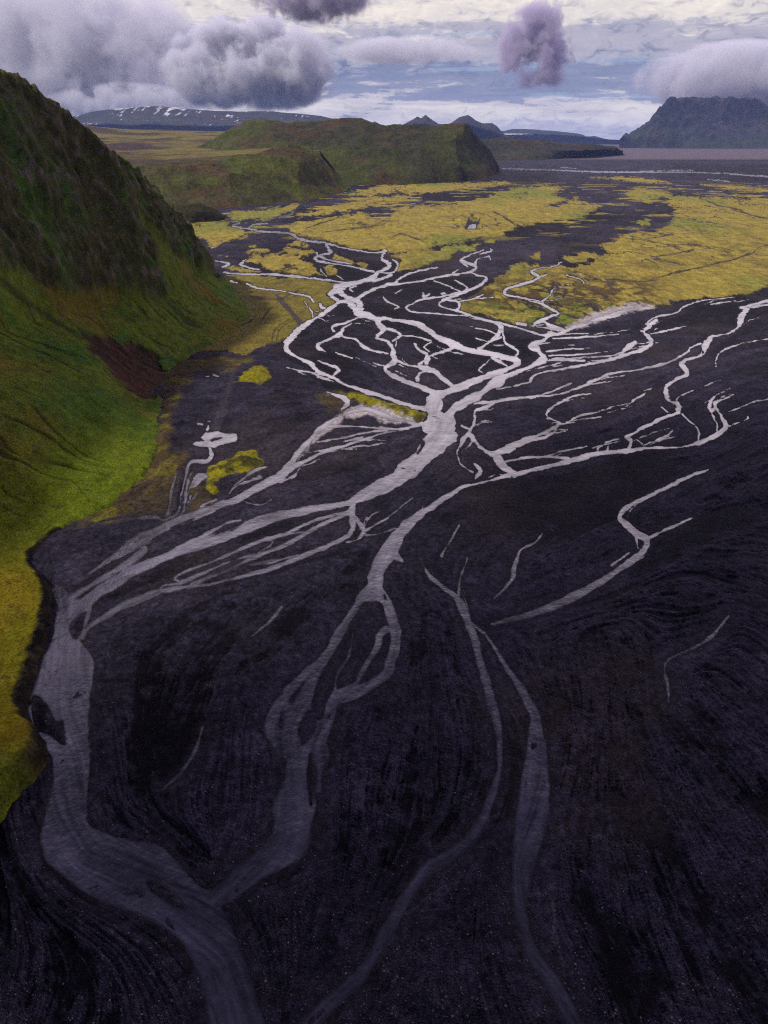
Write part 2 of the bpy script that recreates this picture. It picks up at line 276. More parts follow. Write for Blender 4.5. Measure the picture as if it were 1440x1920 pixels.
# ------------------------------------------------------------------ river plan: every strand as x y width (photo pixels on the plain)
CHANNELS = """
636 566 6 610 585 8 587 599 5 567 614 9 547 631 13 536 646 10 537 656 9 557 670 5 582 682 8 596 696 8 612 703 5 628 710 6 645 720 4 675 730 7 712 742 9 750 755 9 780 764 9 805 767 14
594 676 2 617 684 4 635 692 6 625 704 3
537 689 2 565 695 3 590 700 3 592 695 2
595 707 2 625 715 3
722 470 4 715 485 5 725 492 8 731 500 7 710 510 6 700 520 10 680 527 8 655 532 9 635 540 16 625 547 11 620 552 7 635 565 8 650 566 10
635 543 14 643 553 8 660 562 9 675 570 12 672 587 18 690 590 12 705 597 9 725 597 6 740 601 6 772 605 7 800 617 12 822 632 10 850 646 12 880 657 9 915 664 8 955 672 10 972 678 12 965 686 9 940 696 10 905 707 11 875 720 13 842 732 14 822 742 20
650 566 9 662 574 12 670 585 14
695 597 6 705 600 8 712 610 9 720 618 8 707 632 6 725 640 7 735 652 9 737 668 10 740 678 12 722 690 7 730 701 9 750 710 9 777 720 8 802 730 9 815 738 12
722 615 4 730 617 4 745 622 5 750 630 5 735 640 3
742 640 3 742 650 2
750 629 3 782 631 2 800 637 4 808 641 3 795 650 3 804 660 3
777 645 4 785 657 7 800 665 7 797 675 6 785 685 5 797 692 12 817 696 8 827 707 8 845 720 8 848 725 6
850 652 4 832 659 5 807 667 5 800 680 8
747 677 5 765 685 4 787 689 3
797 696 6 787 700 4 782 712 8
672 595 3 650 605 4 625 612 5 626 620 4
660 606 2 645 615 4 637 627 9 620 635 4 597 646 5 600 653 7 610 660 2
642 631 3 667 636 3 680 649 6 695 656 4 727 663 2
630 661 2 645 667 3 660 672 1
700 680 2 715 685 2
815 752 28 813 775 32 822 798 50 826 815 50 812 838 46 790 857 40 760 885 35 730 905 25 690 925 22 660 940 17 615 950 14 575 957 15 552 963 18 502 973 20 465 988 22 435 1003 18 390 1018 18 340 1033 18 290 1053 16 240 1075 17 227 1085 18 186 1110 18 157 1133 20 130 1140 28
835 795 42 848 772 16 862 760 19 887 747 18 912 730 12 930 717 20 945 707 10 970 698 8 997 687 8 1015 677 14 1020 670 12 1012 660 10 1000 652 16 1005 642 9 1020 637 6 1030 627 10 1045 626 5 1060 621 6 1080 612 6 1117 600 8 1155 589 9 1180 580 7 1220 577 3
910 730 6 890 739 4 865 751 4 855 754 3
890 757 6 930 752 8 960 747 8 995 744 5 1025 737 4 1050 727 4 1071 719 3
995 744 5 1025 742 4 1055 737 5 1090 725 5 1117 712 4 1135 704 4 1155 699 3 1205 692 3 1235 685 4 1260 676 4 1290 660 3 1295 652 3 1315 644 3
925 757 6 902 767 8 890 772 5 891 785 5 887 797 6 879 810 8 885 820 10 897 837 9 915 849 9 930 855 16 940 870 16 955 882 12 965 888 10
1102 716 2 1117 710 3
920 852 12 930 850 12 950 842 14 970 832 13 992 824 11 1012 815 5 1040 802 9 1050 796 7 1062 794 4 1087 780 4 1105 775 3 1130 769 3 1146 764 2
992 826 6 1017 821 6 1037 812 5 1045 805 4
1062 792 3 1080 789 2 1127 781 2
1050 792 3 1030 784 4 1025 777 5 1032 767 5 1050 755 4 1070 745 6 1085 740 5 1107 738 2
1026 785 2 1037 795 2
965 890 9 992 882 8 1030 874 7 1067 865 10 1092 856 11 1117 851 10 1145 848 8 1175 845 8 1215 840 5 1270 839 4 1305 832 6 1330 822 8 1350 811 9 1360 802 10 1357 790 9 1350 777 7 1342 762 6 1342 755 8 1352 750 4 1377 740 3
1342 765 6 1332 770 9 1332 755 6 1342 742 4 1370 729 2
1333 772 5 1337 780 4 1345 797 3 1345 807 3
940 867 4 970 861 5 992 857 8 1017 856 6 1045 857 6 1067 859 7
1025 854 2 1062 844 3 1100 836 3
1122 845 3 1122 840 3 1137 831 2 1152 825 2
1140 846 4 1140 838 5
1180 844 7 1183 827 7 1176 819 6 1192 810 5 1217 797 6 1242 784 6 1265 776 4 1272 769 10 1270 757 8 1262 754 5 1250 747 9 1249 732 8 1252 722 7 1272 710 7 1287 702 9 1282 690 9 1277 682 7 1287 675 5 1312 667 4 1322 657 11 1325 645 12 1332 635 8 1337 630 4 1362 626 3 1380 617 4 1387 607 8 1390 595 13 1396 585 9 1402 579 5 1387 577 4 1410 572 4 1430 566 5 1445 562 5 1500 550 5
1405 577 3 1440 572 4 1500 565 4
1267 750 3 1275 742 3 1290 736 2 1306 730 1.5
1240 762 3 1250 772 3
1280 776 2 1292 790 2 1307 802 4 1311 815 3 1310 828 3
1195 824 3 1205 832 3
1207 835 2 1230 827 4 1250 817 6 1262 807 3
1210 737 2 1190 750 4 1174 762 2
930 730 2.5 970 722 2.5 992 716 3 995 712 5 1000 705 4 1020 699 4 1055 692 4 1080 687 5 1117 681 5 1155 671 6 1192 660 6 1215 650 7 1222 642 8 1216 631 8 1207 622 5 1220 610 8 1232 600 5
1207 622 4 1202 620 4
1212 608 3 1230 594 3 1255 589 3 1272 585 2.5 1280 577 3 1295 570 2 1315 564 2 1377 557 1.5
1332 571 1.5 1377 564 2
1102 671 2 1142 667 3 1167 661 5 1180 650 8 1191 642 6
1220 626 3 1255 619 4 1287 611 2
1342 687 2 1342 677 2 1352 660 3 1375 650 3 1402 642 2 1470 630 2
1365 772 1.5 1395 761 2 1420 752 3 1450 748 4 1520 738 4
1362 801 2 1397 787 2 1401 781 3
1030 627 3 1102 625 1.5
1035 635 3 1105 631 3.5 1140 628 2.5 1160 626 1.5
1025 659 3 1062 655 3 1105 652 1.5
1030 667 3 1092 664 3 1115 662 1.5
1030 675 3 1097 676 4
1050 673 2 1140 667 2
1010 645 4 1032 642 2
987 696 2 1030 686 2 1050 680 2
670 562 8 682 552 6 707 540 6 742 530 7 745 526 4 762 515 3 780 509 3 820 501 2
742 531 5 750 532 3 790 527 3 820 520 4 847 515 4 882 510 4 892 500 6 877 494 5 865 486 4 887 476 2.5 905 469 2
892 500 4 892 492 4 895 486 2 917 481 2 918 487 2
876 501 3 865 490 4
850 512 4 859 506 2
900 476 1.5 920 471 3 920 466 2
882 510 3 895 516 3 912 521 4 905 531 5 887 541 5 865 549 5 850 555 4 832 562 5 822 570 5 832 577 4 855 582 5 880 591 4 905 599 5 925 604 5 937 610 7 936 625 7 925 636 6 905 650 6 895 655 5 920 662 6 952 669 8
942 612 4 944 630 4 950 645 4 972 660 4 965 670 3
940 632 3 915 642 3 905 652 3
925 672 7 940 680 6 950 687 4
920 674 2 900 690 3 900 696 3 910 702 2
860 549 4 832 555 3 790 562 4 772 570 3 761 576 3 770 584 3 802 587 3 847 591 3 880 592 3
815 527 2 840 536 2 862 547 3
854 525 3 875 539 3 865 547 2
792 550 2 796 556 5 806 550 1.5
827 551 5 832 550 4
840 562 3 860 567 4 860 576 4 854 582 4
862 565 3 890 560 2 925 557 2
890 559 2 905 552 2
880 612 1.5 910 619 3 930 626 2
892 634 2 912 640 2.5
740 550 2 756 542 1.5
717 557 2 727 566 4 747 574 3 740 579 2
937 606 4 960 612 4 990 620 4 1010 627 4 1025 630 7
1035 592 7 1015 602 8 1005 606 5 1000 612 2 1025 615 3 1047 619 4
1015 602 8 1022 604 7 1030 610 7 1047 615 6 1060 620 5
1035 592 7 1047 587 5 1035 580 4 1017 570 4 997 565 2 990 560 2
1017 568 3 1010 564 2 957 555 4 946 550 5 950 542 5 965 537 5 985 531 5 1010 520 4 997 511 4 1000 506 3 1015 502 2 1040 499 2 1052 491 3
1010 520 3 1025 515 2
1017 565 3 1030 555 2.5 1040 542 2 1067 532 1.5
1062 516 2 1085 522 2 1095 531 2
970 607 6 985 609 5
725 471 4 700 474 2 665 469 2.5 640 464 3.5 612 456 3 580 452 4 560 447 5 545 439 4 520 436 3 495 435 3 470 430 3 437 424 3.5 450 417 3 435 415 2
466 427 3 477 421 3 502 419 2
507 411 2 530 406 2 545 402 3 550 395 3
563 381 2 570 384 2 585 389 2
656 355 2 660 360 2 610 366 1.2 563 381 1.5
612 457 3 617 467 6 620 474 4 597 480 4 592 486 5 612 492 3 655 499 3 675 504 3 702 509 4
600 481 3 625 489 2.5 660 495 3
594 474 4 596 479 3
420 511 3 475 514 3 507 514 4 540 517 4 575 521 3.5 612 525 3 645 530 3
405 489 2 412 490 2 430 495 5 417 501 3
462 487 2 450 496 4 462 501 3 485 505 3
432 527 3 445 530 2
462 531 4 482 539 4 530 546 1.5 560 552 4 580 556 4 587 565 5
599 569 4 602 576 5 609 577 2
570 565 2 584 585 3 586 595 3
735 486 2 745 492 3 745 502 3 735 512 3 712 511 2
735 515 5 720 522 5 700 526 5
632 516 2 642 524 2.5
600 505 2 612 517 2
667 536 2 655 541 3 661 547 2
396 466 2 400 462 2
615 735 4 632 742 6 647 747 10 652 757 8 640 768 4
780 797 6 760 790 6 735 785 9 710 775 9 685 767 9 660 772 5 640 780 4 617 792 7 597 807 10 582 825 11 562 847 12 545 870 12 528 890 14 510 900 16 477 917 18 440 937 18 402 952 17 365 965 16 327 980 20 290 1000 22 260 1015 22 238 1030 17 205 1050 8 165 1078 3
790 795 8 765 802 5 735 805 4 690 801 4 645 799 4 615 801 4 597 812 4
765 804 4 725 807 4 690 811 5 652 819 4 622 825 4 595 829 3
755 807 3 715 814 4 690 822 5 665 830 5 635 839 6 607 847 9 577 862 6 555 872 8 540 882 8
647 827 3 680 820 3
695 835 1.5 640 842 2
602 845 3 570 850 2
562 878 3 550 893 4 525 902 6
272 1030 12 250 1049 13 223 1066 9 198 1081 8 165 1101 7 134 1120 10
490 895 3 465 902 3 440 912 5 430 925 3
405 937 3 380 947 4 372 960 3
460 942 4 490 946 3 507 937 1.5
450 976 3 430 979 5 410 990 6 380 1007 8 347 1022 8 315 1040 8
662 945 14 657 957 16 642 964 10 627 966 5 595 975 7 565 987 8 540 1000 9 515 1007 10 477 1020 8 440 1035 6 400 1052 6 365 1065 6 340 1075 5 327 1085 4 335 1090 4
642 968 8 602 985 8 572 1002 9 540 1020 11 490 1040 10 460 1052 9 425 1070 6 390 1082 7 360 1095 9
477 1040 5 440 1050 4 402 1065 5 375 1077 7 347 1090 10 330 1095 7 310 1097 5 300 1104 5
512 1015 4 505 1025 4 485 1037 4
658 955 14 660 972 13 660 990 9 647 1007 9 622 1020 8 600 1030 10 562 1045 10 527 1060 9 477 1075 8 427 1087 6 390 1095 5 352 1100 8 315 1105 11 277 1117 13 240 1132 16 227 1137 14 202 1154 12 175 1170 9 165 1179 8 154 1193 16
560 1040 3 527 1050 3 500 1057 3 465 1059 3
665 970 8 680 990 7 680 1000 7 670 1012 4 650 1017 5
685 995 4 702 985 4 725 972 5 731 966 2
685 1003 4 710 1001 4 740 991 3
955 890 9 900 906 5 872 912 8 840 930 11 810 950 14 777 972 16 752 995 20 740 1012 26 735 1021 28 720 1047 32 704 1076 32 704 1102 40 677 1124 20 662 1150 17 643 1179 22 627 1205 26 609 1232 24 590 1256 30 572 1280 40 548 1320 60 538 1360 70 548 1400 50 560 1430 42 558 1450 60 558 1475 78 555 1508 88 548 1542 76 535 1582 70 499 1615 55 459 1644 45 427 1669 38 402 1687 40
740 1040 14 755 1052 5
704 1102 38 725 1129 18 733 1155 20 741 1184 22 741 1211 18 733 1240 20 725 1263 16 699 1282 16 664 1300 20 635 1308 22
725 1180 14 714 1190 13 709 1211 13 693 1237 9 675 1266 9 667 1282 8 638 1300 14
662 1187 3 659 1213 4 651 1237 5 638 1255 6 630 1277 4 630 1298 3
630 1302 14 622 1329 24 609 1356 32 596 1382 38 588 1406 50 598 1412 46 600 1440 16 598 1480 14
787 1047 1.5 798 1066 4 811 1084 9 832 1102 11 853 1118 15 869 1145 18 880 1171 17 890 1197 16 898 1232 14 909 1263 14 919 1303 16 927 1335 17 935 1369 16 938 1409 12 935 1450 12 920 1500 14 890 1560 17 850 1600 20 800 1630 20 760 1685 26 730 1740 28 705 1788 30 669 1835 34 615 1885 34 582 1920 34 540 1970 36
880 1165 10 905 1185 6 909 1187 5 925 1211 7 946 1245 9 972 1282 12 991 1314 14 1004 1343 20 1006 1382 28 1006 1422 34 1005 1450 41 1000 1500 48 995 1550 48 980 1625 34 975 1700 28 1000 1790 28 1040 1850 34 1070 1910 36 1085 1960 36
877 1044 2 872 1063 4 864 1084 4 861 1108 7 860 1120 8
1017 1000 3 1001 1018 5 977 1030 3 970 1044 8 964 1066 8 962 1084 8 946 1105 6 927 1122 3
922 1170 5 959 1161 9 1009 1147 16 1064 1124 18 1115 1097 16 1165 1065 14 1202 1037 14 1213 1014 15 1192 1000 13 1174 982 13 1163 968 9 1179 950 8 1211 932 8 1252 913 7 1293 893 7 1328 880 4
1215 1010 6 1257 989 6 1298 971 3
1195 1028 5 1192 1010 5
1179 1037 4 1147 1060 5
862 982 2 849 1005 5 828 1042 5
877 812 10 867 827 6 860 840 5 857 852 4 865 872 3 887 885 3
890 870 5 902 882 8 892 897 5
867 800 6 880 806 6
527 1139 4 511 1160 5 482 1184 3 456 1205 1.5
380 1363 4 366 1407 8 338 1450 4 304 1480 2
1367 1156 2 1335 1193 7 1298 1216 4 1248 1243 3 1252 1285 6 1254 1315 3
392 841 5 395 855 9 387 865 7 366 865 9 353 870 7 347 893 4 341 920 3 334 959 3
327 894 4 320 928 4 314 963 6
352 900 4 347 928 4 344 960 4
434 914 4 453 899 4 476 882 6 505 873 2
372 796 4 380 795 4
386 789 2 394 790 2
391 797 3 387 806 5
400 704 2 410 706 3
386 706 2 391 706 2
186 979 3 227 971 4 248 972 4 290 970 8 307 975 4 332 964 5
942 316 1.6 1036 319 2 1113 322 2.6 1191 323 2.6 1288 323 1.6 1347 325 1.6 1440 331 2.6 1520 335 3
1051 314 1 1080 316 1
1200 321 1.2 1300 319 1
1327 337 1.3 1366 340 2
"""
WATER_POLYS = """
96 1106 118 1100 135 1118 168 1130 172 1150 160 1180 152 1195 155 1210 169 1225 177 1253 169 1306 166 1357 169 1436 163 1497 166 1545 194 1559 225 1571 295 1582 323 1607 352 1638 374 1662 390 1668 415 1700 450 1775 480 1860 500 1925 510 2000 400 2000 390 1920 385 1875 360 1795 320 1750 250 1710 169 1680 112 1638 84 1610 76 1565 87 1520 98 1469 97 1424 78 1390 62 1365 55 1340 53 1318 59 1303 76 1253 97 1199 104 1160 108 1130
358 833 367 827 382 826 376 820 386 810 407 808 422 813 444 814 442 829 422 832 401 839 373 838
352 919 361 897 369 887 384 887 392 894 376 902 367 913
877 428 880 423 884 422 885 420 892 420 893 424 892 429
"""
# bars that stay dry inside the water
DRY_POLYS = """
59 1309 73 1306 93 1329 104 1350 118 1351 122 1391 115 1395 93 1379 65 1362
137 1198 131 1172 150 1152 163 1147 160 1165 150 1190
275 1652 300 1655 325 1675 350 1705 320 1695 285 1670
"""
DRY_CHANNELS = """
569 1282 3 556 1300 6 545 1314 6
530 1337 6 527 1361 7
606 1296 14 600 1315 20 598 1337 20
582 1342 18 575 1368 26 567 1393 4
583 1414 5 580 1450 11 582 1485 11 583 1508 5
772 855 2 777 838 9 785 826 9 792 836 6 783 850 6
320 990 2 350 978 4 365 972 2
640 1003 3 648 999 4
722 1118 3 723 1122 3
396 826 3 405 823 4 415 821 2
655 1010 5 663 1004 6
1317 663 3 1319 659 4
"""
# old silt-filled strands, pale but dry
SILT = """
799 1455 8 799 1490 12 799 1530 14 803 1585 8
803 1271 5 806 1300 8 795 1340 9 800 1390 7 815 1440 6 818 1480 5
769 1372 3 787 1398 4 798 1435 5
640 1400 6 650 1450 8 652 1490 10
1440 1230 26 1410 1270 20 1385 1320 8
1030 1640 12 1040 1750 9 1060 1830 6
740 1060 8 770 1072 6 795 1085 3
730 1770 10 760 1720 8 800 1685 6 840 1660 4
430 1650 10 470 1612 8 500 1585 5
130 1000 5 155 991 5 186 981 6 227 972 7 290 972 6
265 905 4 280 935 8 265 965 10
"""
GRASS = """
538 428 571 416 610 410 674 398 702 405 690 412 721 416 738 416 729 410 738 396 760 390 820 385 885 377 950 362 960 352 1030 347 1060 355 1035 362 1065 375 1025 387 1045 392 1080 370 1090 380 1130 387 1100 402 1040 415 1000 422 965 425 970 432 930 442 870 452 810 462 770 475 730 472 700 470 665 465 612 452 575 447 550 437
735 480 760 476 800 470 860 462 905 457 885 468 850 475 840 485 820 491 780 500 755 511 742 505 750 490
542 457 555 450 580 455 579 462 560 464
532 465 550 466 587 472 575 480 540 475
497 482 520 475 560 480 570 490 585 497 605 515 550 516 512 510 487 500
460 490 487 481 495 487 482 497
451 476 470 466 487 464 502 470 475 476
425 502 470 505 497 511 430 508
410 481 425 479 427 482
355 420 400 416 432 414 430 424 450 430 470 438 455 447 420 457 400 465 380 450 345 435
617 480 630 475 645 485 682 492 690 500 682 502 650 490
602 500 620 499 615 507
615 510 640 500 630 512
425 517 470 518 560 522 640 532 630 540 615 552 620 562 632 570 615 575 600 590 585 600 575 605 555 615 545 628 530 640 515 648 490 655 470 662 430 664 380 660 380 640 420 620 440 600 440 570 410 545 405 525
700 350 760 345 880 343 950 340 960 345 900 352 840 357 790 363 740 362 690 368 650 366
425 403 440 398 480 395 540 386 560 383 555 392 545 398 520 404 490 412 440 414 425 408
560 402 600 395 650 380 690 370 740 368 770 366 760 378 700 380 670 395 620 400 580 408
1270 367 1320 370 1440 374 1560 376 1900 390 2300 420 2300 520 1900 500 1560 520 1440 541 1380 553 1320 561 1260 567 1220 575 1160 582 1140 545 1128 500 1120 485 1135 472 1120 460 1135 457 1180 440 1240 432 1260 415 1265 395 1250 377
975 490 955 505 935 520 905 545 865 570 862 582 890 592 920 597 947 605 965 612 997 612 1005 600 1040 588 1050 592 1042 605 1065 612 1100 603 1160 582 1220 575 1240 520 1130 490 1120 487 1095 498 1060 500 1020 500
1058 483 1085 473 1100 470 1118 476 1118 485 1075 492
1000 478 1012 475 1012 486 995 488
1170 362 1195 352 1250 360 1260 365 1215 380 1185 375
1105 333 1144 332 1191 333 1238 338 1265 345 1203 343 1152 337
1308 346 1366 349 1440 354 1520 355 1520 360 1440 358 1378 356
1195 417 1215 414 1218 420 1205 424
905 452 930 449 925 457 908 458
"""
MOSS = """
392 876 437 861 445 847 480 844 492 867 471 885 431 891 410 900 404 912 419 925 399 928 385 920 384 905
657 735 690 742 740 757 797 776 785 795 752 785 715 767 670 752 650 747
439 722 455 705 475 690 489 687 500 695 514 712 490 722 460 718
"""
OLIVE = """
300 680 440 668 470 675 450 688 380 695 350 720 330 760 318 800 312 850 335 862 350 850 340 880 318 960 250 968 180 978 140 1000 150 960 270 880 300 800
350 905 385 905 395 925 400 945 370 960 350 960
600 745 640 735 660 750 640 765 620 770
"""

def parse(txt, k):
    r = []
    for ln in txt.strip().splitlines():
        v = np.array([float(q) for q in ln.split()]); r.append(v.reshape(-1, k))
    return r

# ------------------------------------------------------------------ the plain: adaptive grid of ground points
def steps(a, b, s):
    n = max(1, int(round((b - a) / s))); return a + (b - a) * np.arange(n) / n

XS = np.concatenate([[-9000, -4000, -2200, -1400], steps(-900, -300, 30), steps(-300, -30, 8), steps(-30, 1470, 1.3), steps(1470, 1740, 8), steps(1740, 2340, 30), [2340, 2900, 3700, 5500, 10500]])
YS = np.concatenate([[263.0, 264, 265.5, 267], steps(268, 330, .8), steps(330, 640, 1.0), steps(640, 1100, 1.4), steps(1100, 1960, 1.6), steps(1960, 2400, 14), [2400, 2700]])
GX, GY = np.meshgrid(XS, YS)
WX, WY = ground_at(GX, GY)
MPP = WY * CP + CAM_H * SP
MPP = MPP / F                                         # metres across the view per photo pixel
# gentle wandering of every traced edge
WN = np.clip(fbm(WX / 11, WY / 16, octaves=4, seed=17) * 1.6, -1, 1)              # strands widen and pinch
JX = GX + fbm(WX / 6, WY / 6, octaves=4, seed=11) * 2.2 + fbm(WX / 40, WY / 40, octaves=2, seed=12) * 1.2
JY = GY + fbm(WX / 6, WY / 9, octaves=4, seed=13) * 1.4 + fbm(WX / 40, WY / 40, octaves=2, seed=14) * .8

def sl(lo, hi, A):
    i, j = np.searchsorted(A, lo), np.searchsorted(A, hi); return slice(max(i - 1, 0), min(j + 1, len(A)))

def strand_sdf(base, chains, grow=1.0, reach=60, sign=1):
    """min signed distance (photo pixels) to tapering strands; negative inside"""
    for c in chains:
        for (x0, y0, w0), (x1, y1, w1) in zip(c[:-1], c[1:]):
            r = max(w0, w1) / 2 * grow + reach
            sy, sx = sl(min(y0, y1) - r, max(y0, y1) + r, YS), sl(min(x0, x1) - r, max(x0, x1) + r, XS)
            X, Y = JX[sy, sx], JY[sy, sx]
            dx, dy = x1 - x0, y1 - y0; L2 = dx * dx + dy * dy + 1e-6
            t = np.clip(((X - x0) * dx + (Y - y0) * dy) / L2, 0, 1)
            ex, ey = X - x0 - t * dx, Y - y0 - t * dy
            d = np.sqrt(ex * ex + ey * ey) - (w0 + (w1 - w0) * t) / 2 * grow * (1 + .34 * WN[sy, sx])
            base[sy, sx] = np.minimum(base[sy, sx], d)
    return base

def poly_sdf_at(X, Y, p):
    n = len(p); d2 = np.full(X.shape, 1e12); ins = np.zeros(X.shape, bool)
    for i in range(n):
        x0, y0 = p[i]; x1, y1 = p[(i + 1) % n]
        dx, dy = x1 - x0, y1 - y0
        t = np.clip(((X - x0) * dx + (Y - y0) * dy) / (dx * dx + dy * dy + 1e-9), 0, 1)
        d2 = np.minimum(d2, (X - x0 - t * dx) ** 2 + (Y - y0 - t * dy) ** 2)
        if y0 != y1:
            c = ((y0 > Y) != (y1 > Y)) & (X < dx * (Y - y0) / dy + x0); ins ^= c
    d = np.sqrt(d2); return np.where(ins, -d, d)

def poly_sdf(base, polys, reach=60):
    for p in polys:
        sy, sx = sl(p[:, 1].min() - reach, p[:, 1].max() + reach, YS), sl(p[:, 0].min() - reach, p[:, 0].max() + reach, XS)
        base[sy, sx] = np.minimum(base[sy, sx], poly_sdf_at(JX[sy, sx], JY[sy, sx], p))
    return base

def smooth(p, n=4, closed=False):
    if len(p) < 3: return p
    q = np.concatenate([p[-1:], p, p[:2]]) if closed else np.concatenate([2 * p[:1] - p[1:2], p, 2 * p[-1:] - p[-2:-1]])
    r = []
    for k in range(len(q) - 3):
        a, b, c, d = q[k:k + 4]
        for t in np.arange(n) / n:
            r.append(.5 * (2 * b + (c - a) * t + (2 * a - 5 * b + 4 * c - d) * t * t + (3 * b - a - 3 * c + d) * t ** 3))
    if not closed: r.append(p[-1])
    r = np.array(r)
    if p.shape[1] == 3: r[:, 2] = np.maximum(r[:, 2], .8)
    return r

def rivulets():
    """thin threads that leave the main strands and follow the flow"""
    rng = np.random.default_rng(12); out = []
    for k in range(190):
        c = chan0[rng.integers(len(chan0))]; p = c[rng.integers(len(c))]
        if not (560 < p[1] < 1120) or (p[0] < 500 and p[1] < 900): continue
        x, y = p[:2] + rng.normal(0, 5, 2) * (1, .6); a = None; pts = []
        n = rng.integers(5, 13); st = 3.2 + (y - 500) / 130; w = rng.uniform(.9, 1.5) + (y - 560) / 500
        for i in range(n):
            i0 = int(np.clip((y - FCY[0]) / 26, 0, FA.shape[0] - 1)); j0 = int(np.clip((x - FCX[0]) / 26, 0, FA.shape[1] - 1))
            th = math.atan2(FB[i0, j0], FA[i0, j0]) / 2 + rng.normal(0, .12)
            ux, uy = math.cos(th), math.sin(th)
            if a is not None and ux * a[0] + uy * a[1] < 0: ux, uy = -ux, -uy
            a = (ux, uy); pts.append((x, y, w * (.15 + 1.1 * math.sin(math.pi * (i + .5) / n)))); x += ux * st; y += uy * st * .8
        out.append(smooth(np.array(pts), 3))
    return out

BIG = 60.0
chan0 = parse(CHANNELS, 3)
for c in chan0: c[:, 2] = np.maximum(c[:, 2], 1.3)
chan = [smooth(c) for c in chan0]
# flow direction over the plain, then noise smeared along it: the streaks of the sandur
def flow_field():
    cx = np.arange(-60, 1501, 26.0); cy = np.arange(262, 1981, 26.0)
    X, Y = np.meshgrid(cx, cy); A = np.zeros(X.shape); B = np.zeros(X.shape)
    left = np.array([[110, 1110, 30], [128, 1160, 50], [120, 1250, 70], [115, 1330, 70], [130, 1430, 70], [128, 1520, 80], [160, 1600, 80], [240, 1640, 80], [340, 1700, 80], [420, 1800, 80], [450, 1925, 90]], float)
    for c in chan0 + [left, left]:
        for (x0, y0, w0), (x1, y1, w1) in zip(c[:-1], c[1:]):
            dx, dy = x1 - x0, y1 - y0; L = math.hypot(dx, dy) + 1e-6
            d2 = (X - (x0 + x1) / 2) ** 2 + (Y - (y0 + y1) / 2) ** 2
            w = L * (.4 + w0 * .12) / (d2 + 250) ** 1.5
            th = 2 * math.atan2(dy, dx); A += w * math.cos(th); B += w * math.sin(th)
    th = 2 * np.arctan2(Y - 690, X - 800); w = .0005 * sstep(850, 1250, Y)
    A += w * np.cos(th); B += w * np.sin(th)
    th = np.arctan2(B, A) / 2 + .40 * fbm(X / 190, Y / 190, octaves=3, seed=91)
    return cx, cy, np.cos(2 * th), np.sin(2 * th)

FCX, FCY, FA, FB = flow_field()
chan = chan + rivulets()
new = lambda: np.full(GX.shape, BIG)
wat = strand_sdf(new(), chan); wat = poly_sdf(wat, [smooth(p, 3, True) for p in parse(WATER_POLYS, 2)[:1]] + parse(WATER_POLYS, 2)[1:])
dry = strand_sdf(new(), [smooth(c) for c in parse(DRY_CHANNELS, 3)]); dry = poly_sdf(dry, [smooth(p, 3, True) for p in parse(DRY_POLYS, 2)])
wat = np.maximum(wat, -dry)                                     # water minus bars
edge = fbm(WX / 3.2, WY / 3.2, octaves=4, seed=15)
wat = wat + edge * np.clip(.45 / MPP, .35, 2.2)
shoal = fbm(WX / 5, WY / 5, octaves=5, seed=16, gain=.6)
wat = np.maximum(wat, np.where(wat > -9 , -BIG, sstep(.50, .56, shoal) * 2.5 - 1.2 - BIG * (shoal < .47)))
grs = poly_sdf(new(), parse(GRASS, 2)); mos = poly_sdf(new(), parse(MOSS, 2)); oli = poly_sdf(new(), parse(OLIVE, 2))
slt = strand_sdf(new(), parse(SILT, 3))

def bil(A, u, v):
    u = np.clip(u, 0, A.shape[1] - 1.001); v = np.clip(v, 0, A.shape[0] - 1.001)
    i, j = v.astype(int), u.astype(int); a, b = v - i, u - j
    return (A[i, j] * (1 - b) + A[i, j + 1] * b) * (1 - a) + (A[i + 1, j] * (1 - b) + A[i + 1, j + 1] * b) * a

def lic(lx, ly, cells, length, n, seed):
    """noise at three cell sizes averaged along the flow, on an even photo-pixel raster"""
    X, Y = np.meshgrid(lx, ly); tot = 0
    for sgn in (1, -1):
        x, y = X.copy(), Y.copy(); px, py = None, None
        for k in range(n):
            a = bil(FA, (x - FCX[0]) / 26, (y - FCY[0]) / 26); b = bil(FB, (x - FCX[0]) / 26, (y - FCY[0]) / 26)
            th = np.arctan2(b, a) / 2; ux, uy = np.cos(th), np.sin(th)
            if px is None: ux, uy = ux * sgn, uy * sgn
            else:
                f = np.sign(ux * px + uy * py); f[f == 0] = 1; ux, uy = ux * f, uy * f
            px, py = ux, uy
            s = length / n * np.clip((y - 200) / 700, .25, 1.5)
            x = x + ux * s; y = y + uy * s * .9
            g = np.clip((y - 180) / 900, .15, 1.3)
            for ci, (cs, w) in enumerate(cells):
                q = cs * np.where(g > .75, 1.0, .6)
                tot = tot + w * vnoise(x / cs, y / (cs * .7), seed=seed + ci)
    tot = tot / (2 * n)
    return tot / tot.std()

LX = np.arange(-40, 1481, 2.5); LY = np.arange(262, 1971, 2.5)
lic_f = lic(LX, LY, [(3, 1.0), (7, 1.0)], 30, 10, 40)
lic_c = lic(LX, LY, [(34, 1.0), (100, 1.1)], 150, 16, 60)
U, V = (GX - LX[0]) / 2.5, (GY - LY[0]) / 2.5
fine = bil(lic_f, U, V); coarse = bil(lic_c, U, V)
del lic_f, lic_c

SDM = wat * MPP                                                  # metres from the water's edge
n_big = fbm(WX / 55, WY / 55, octaves=4, seed=5)
n_mid = fbm(WX / 9, WY / 9, octaves=4, seed=6)
stk = fbm(WX / 11, WY / 38, octaves=5, seed=7, gain=.6)                   # patchiness of the moss flats

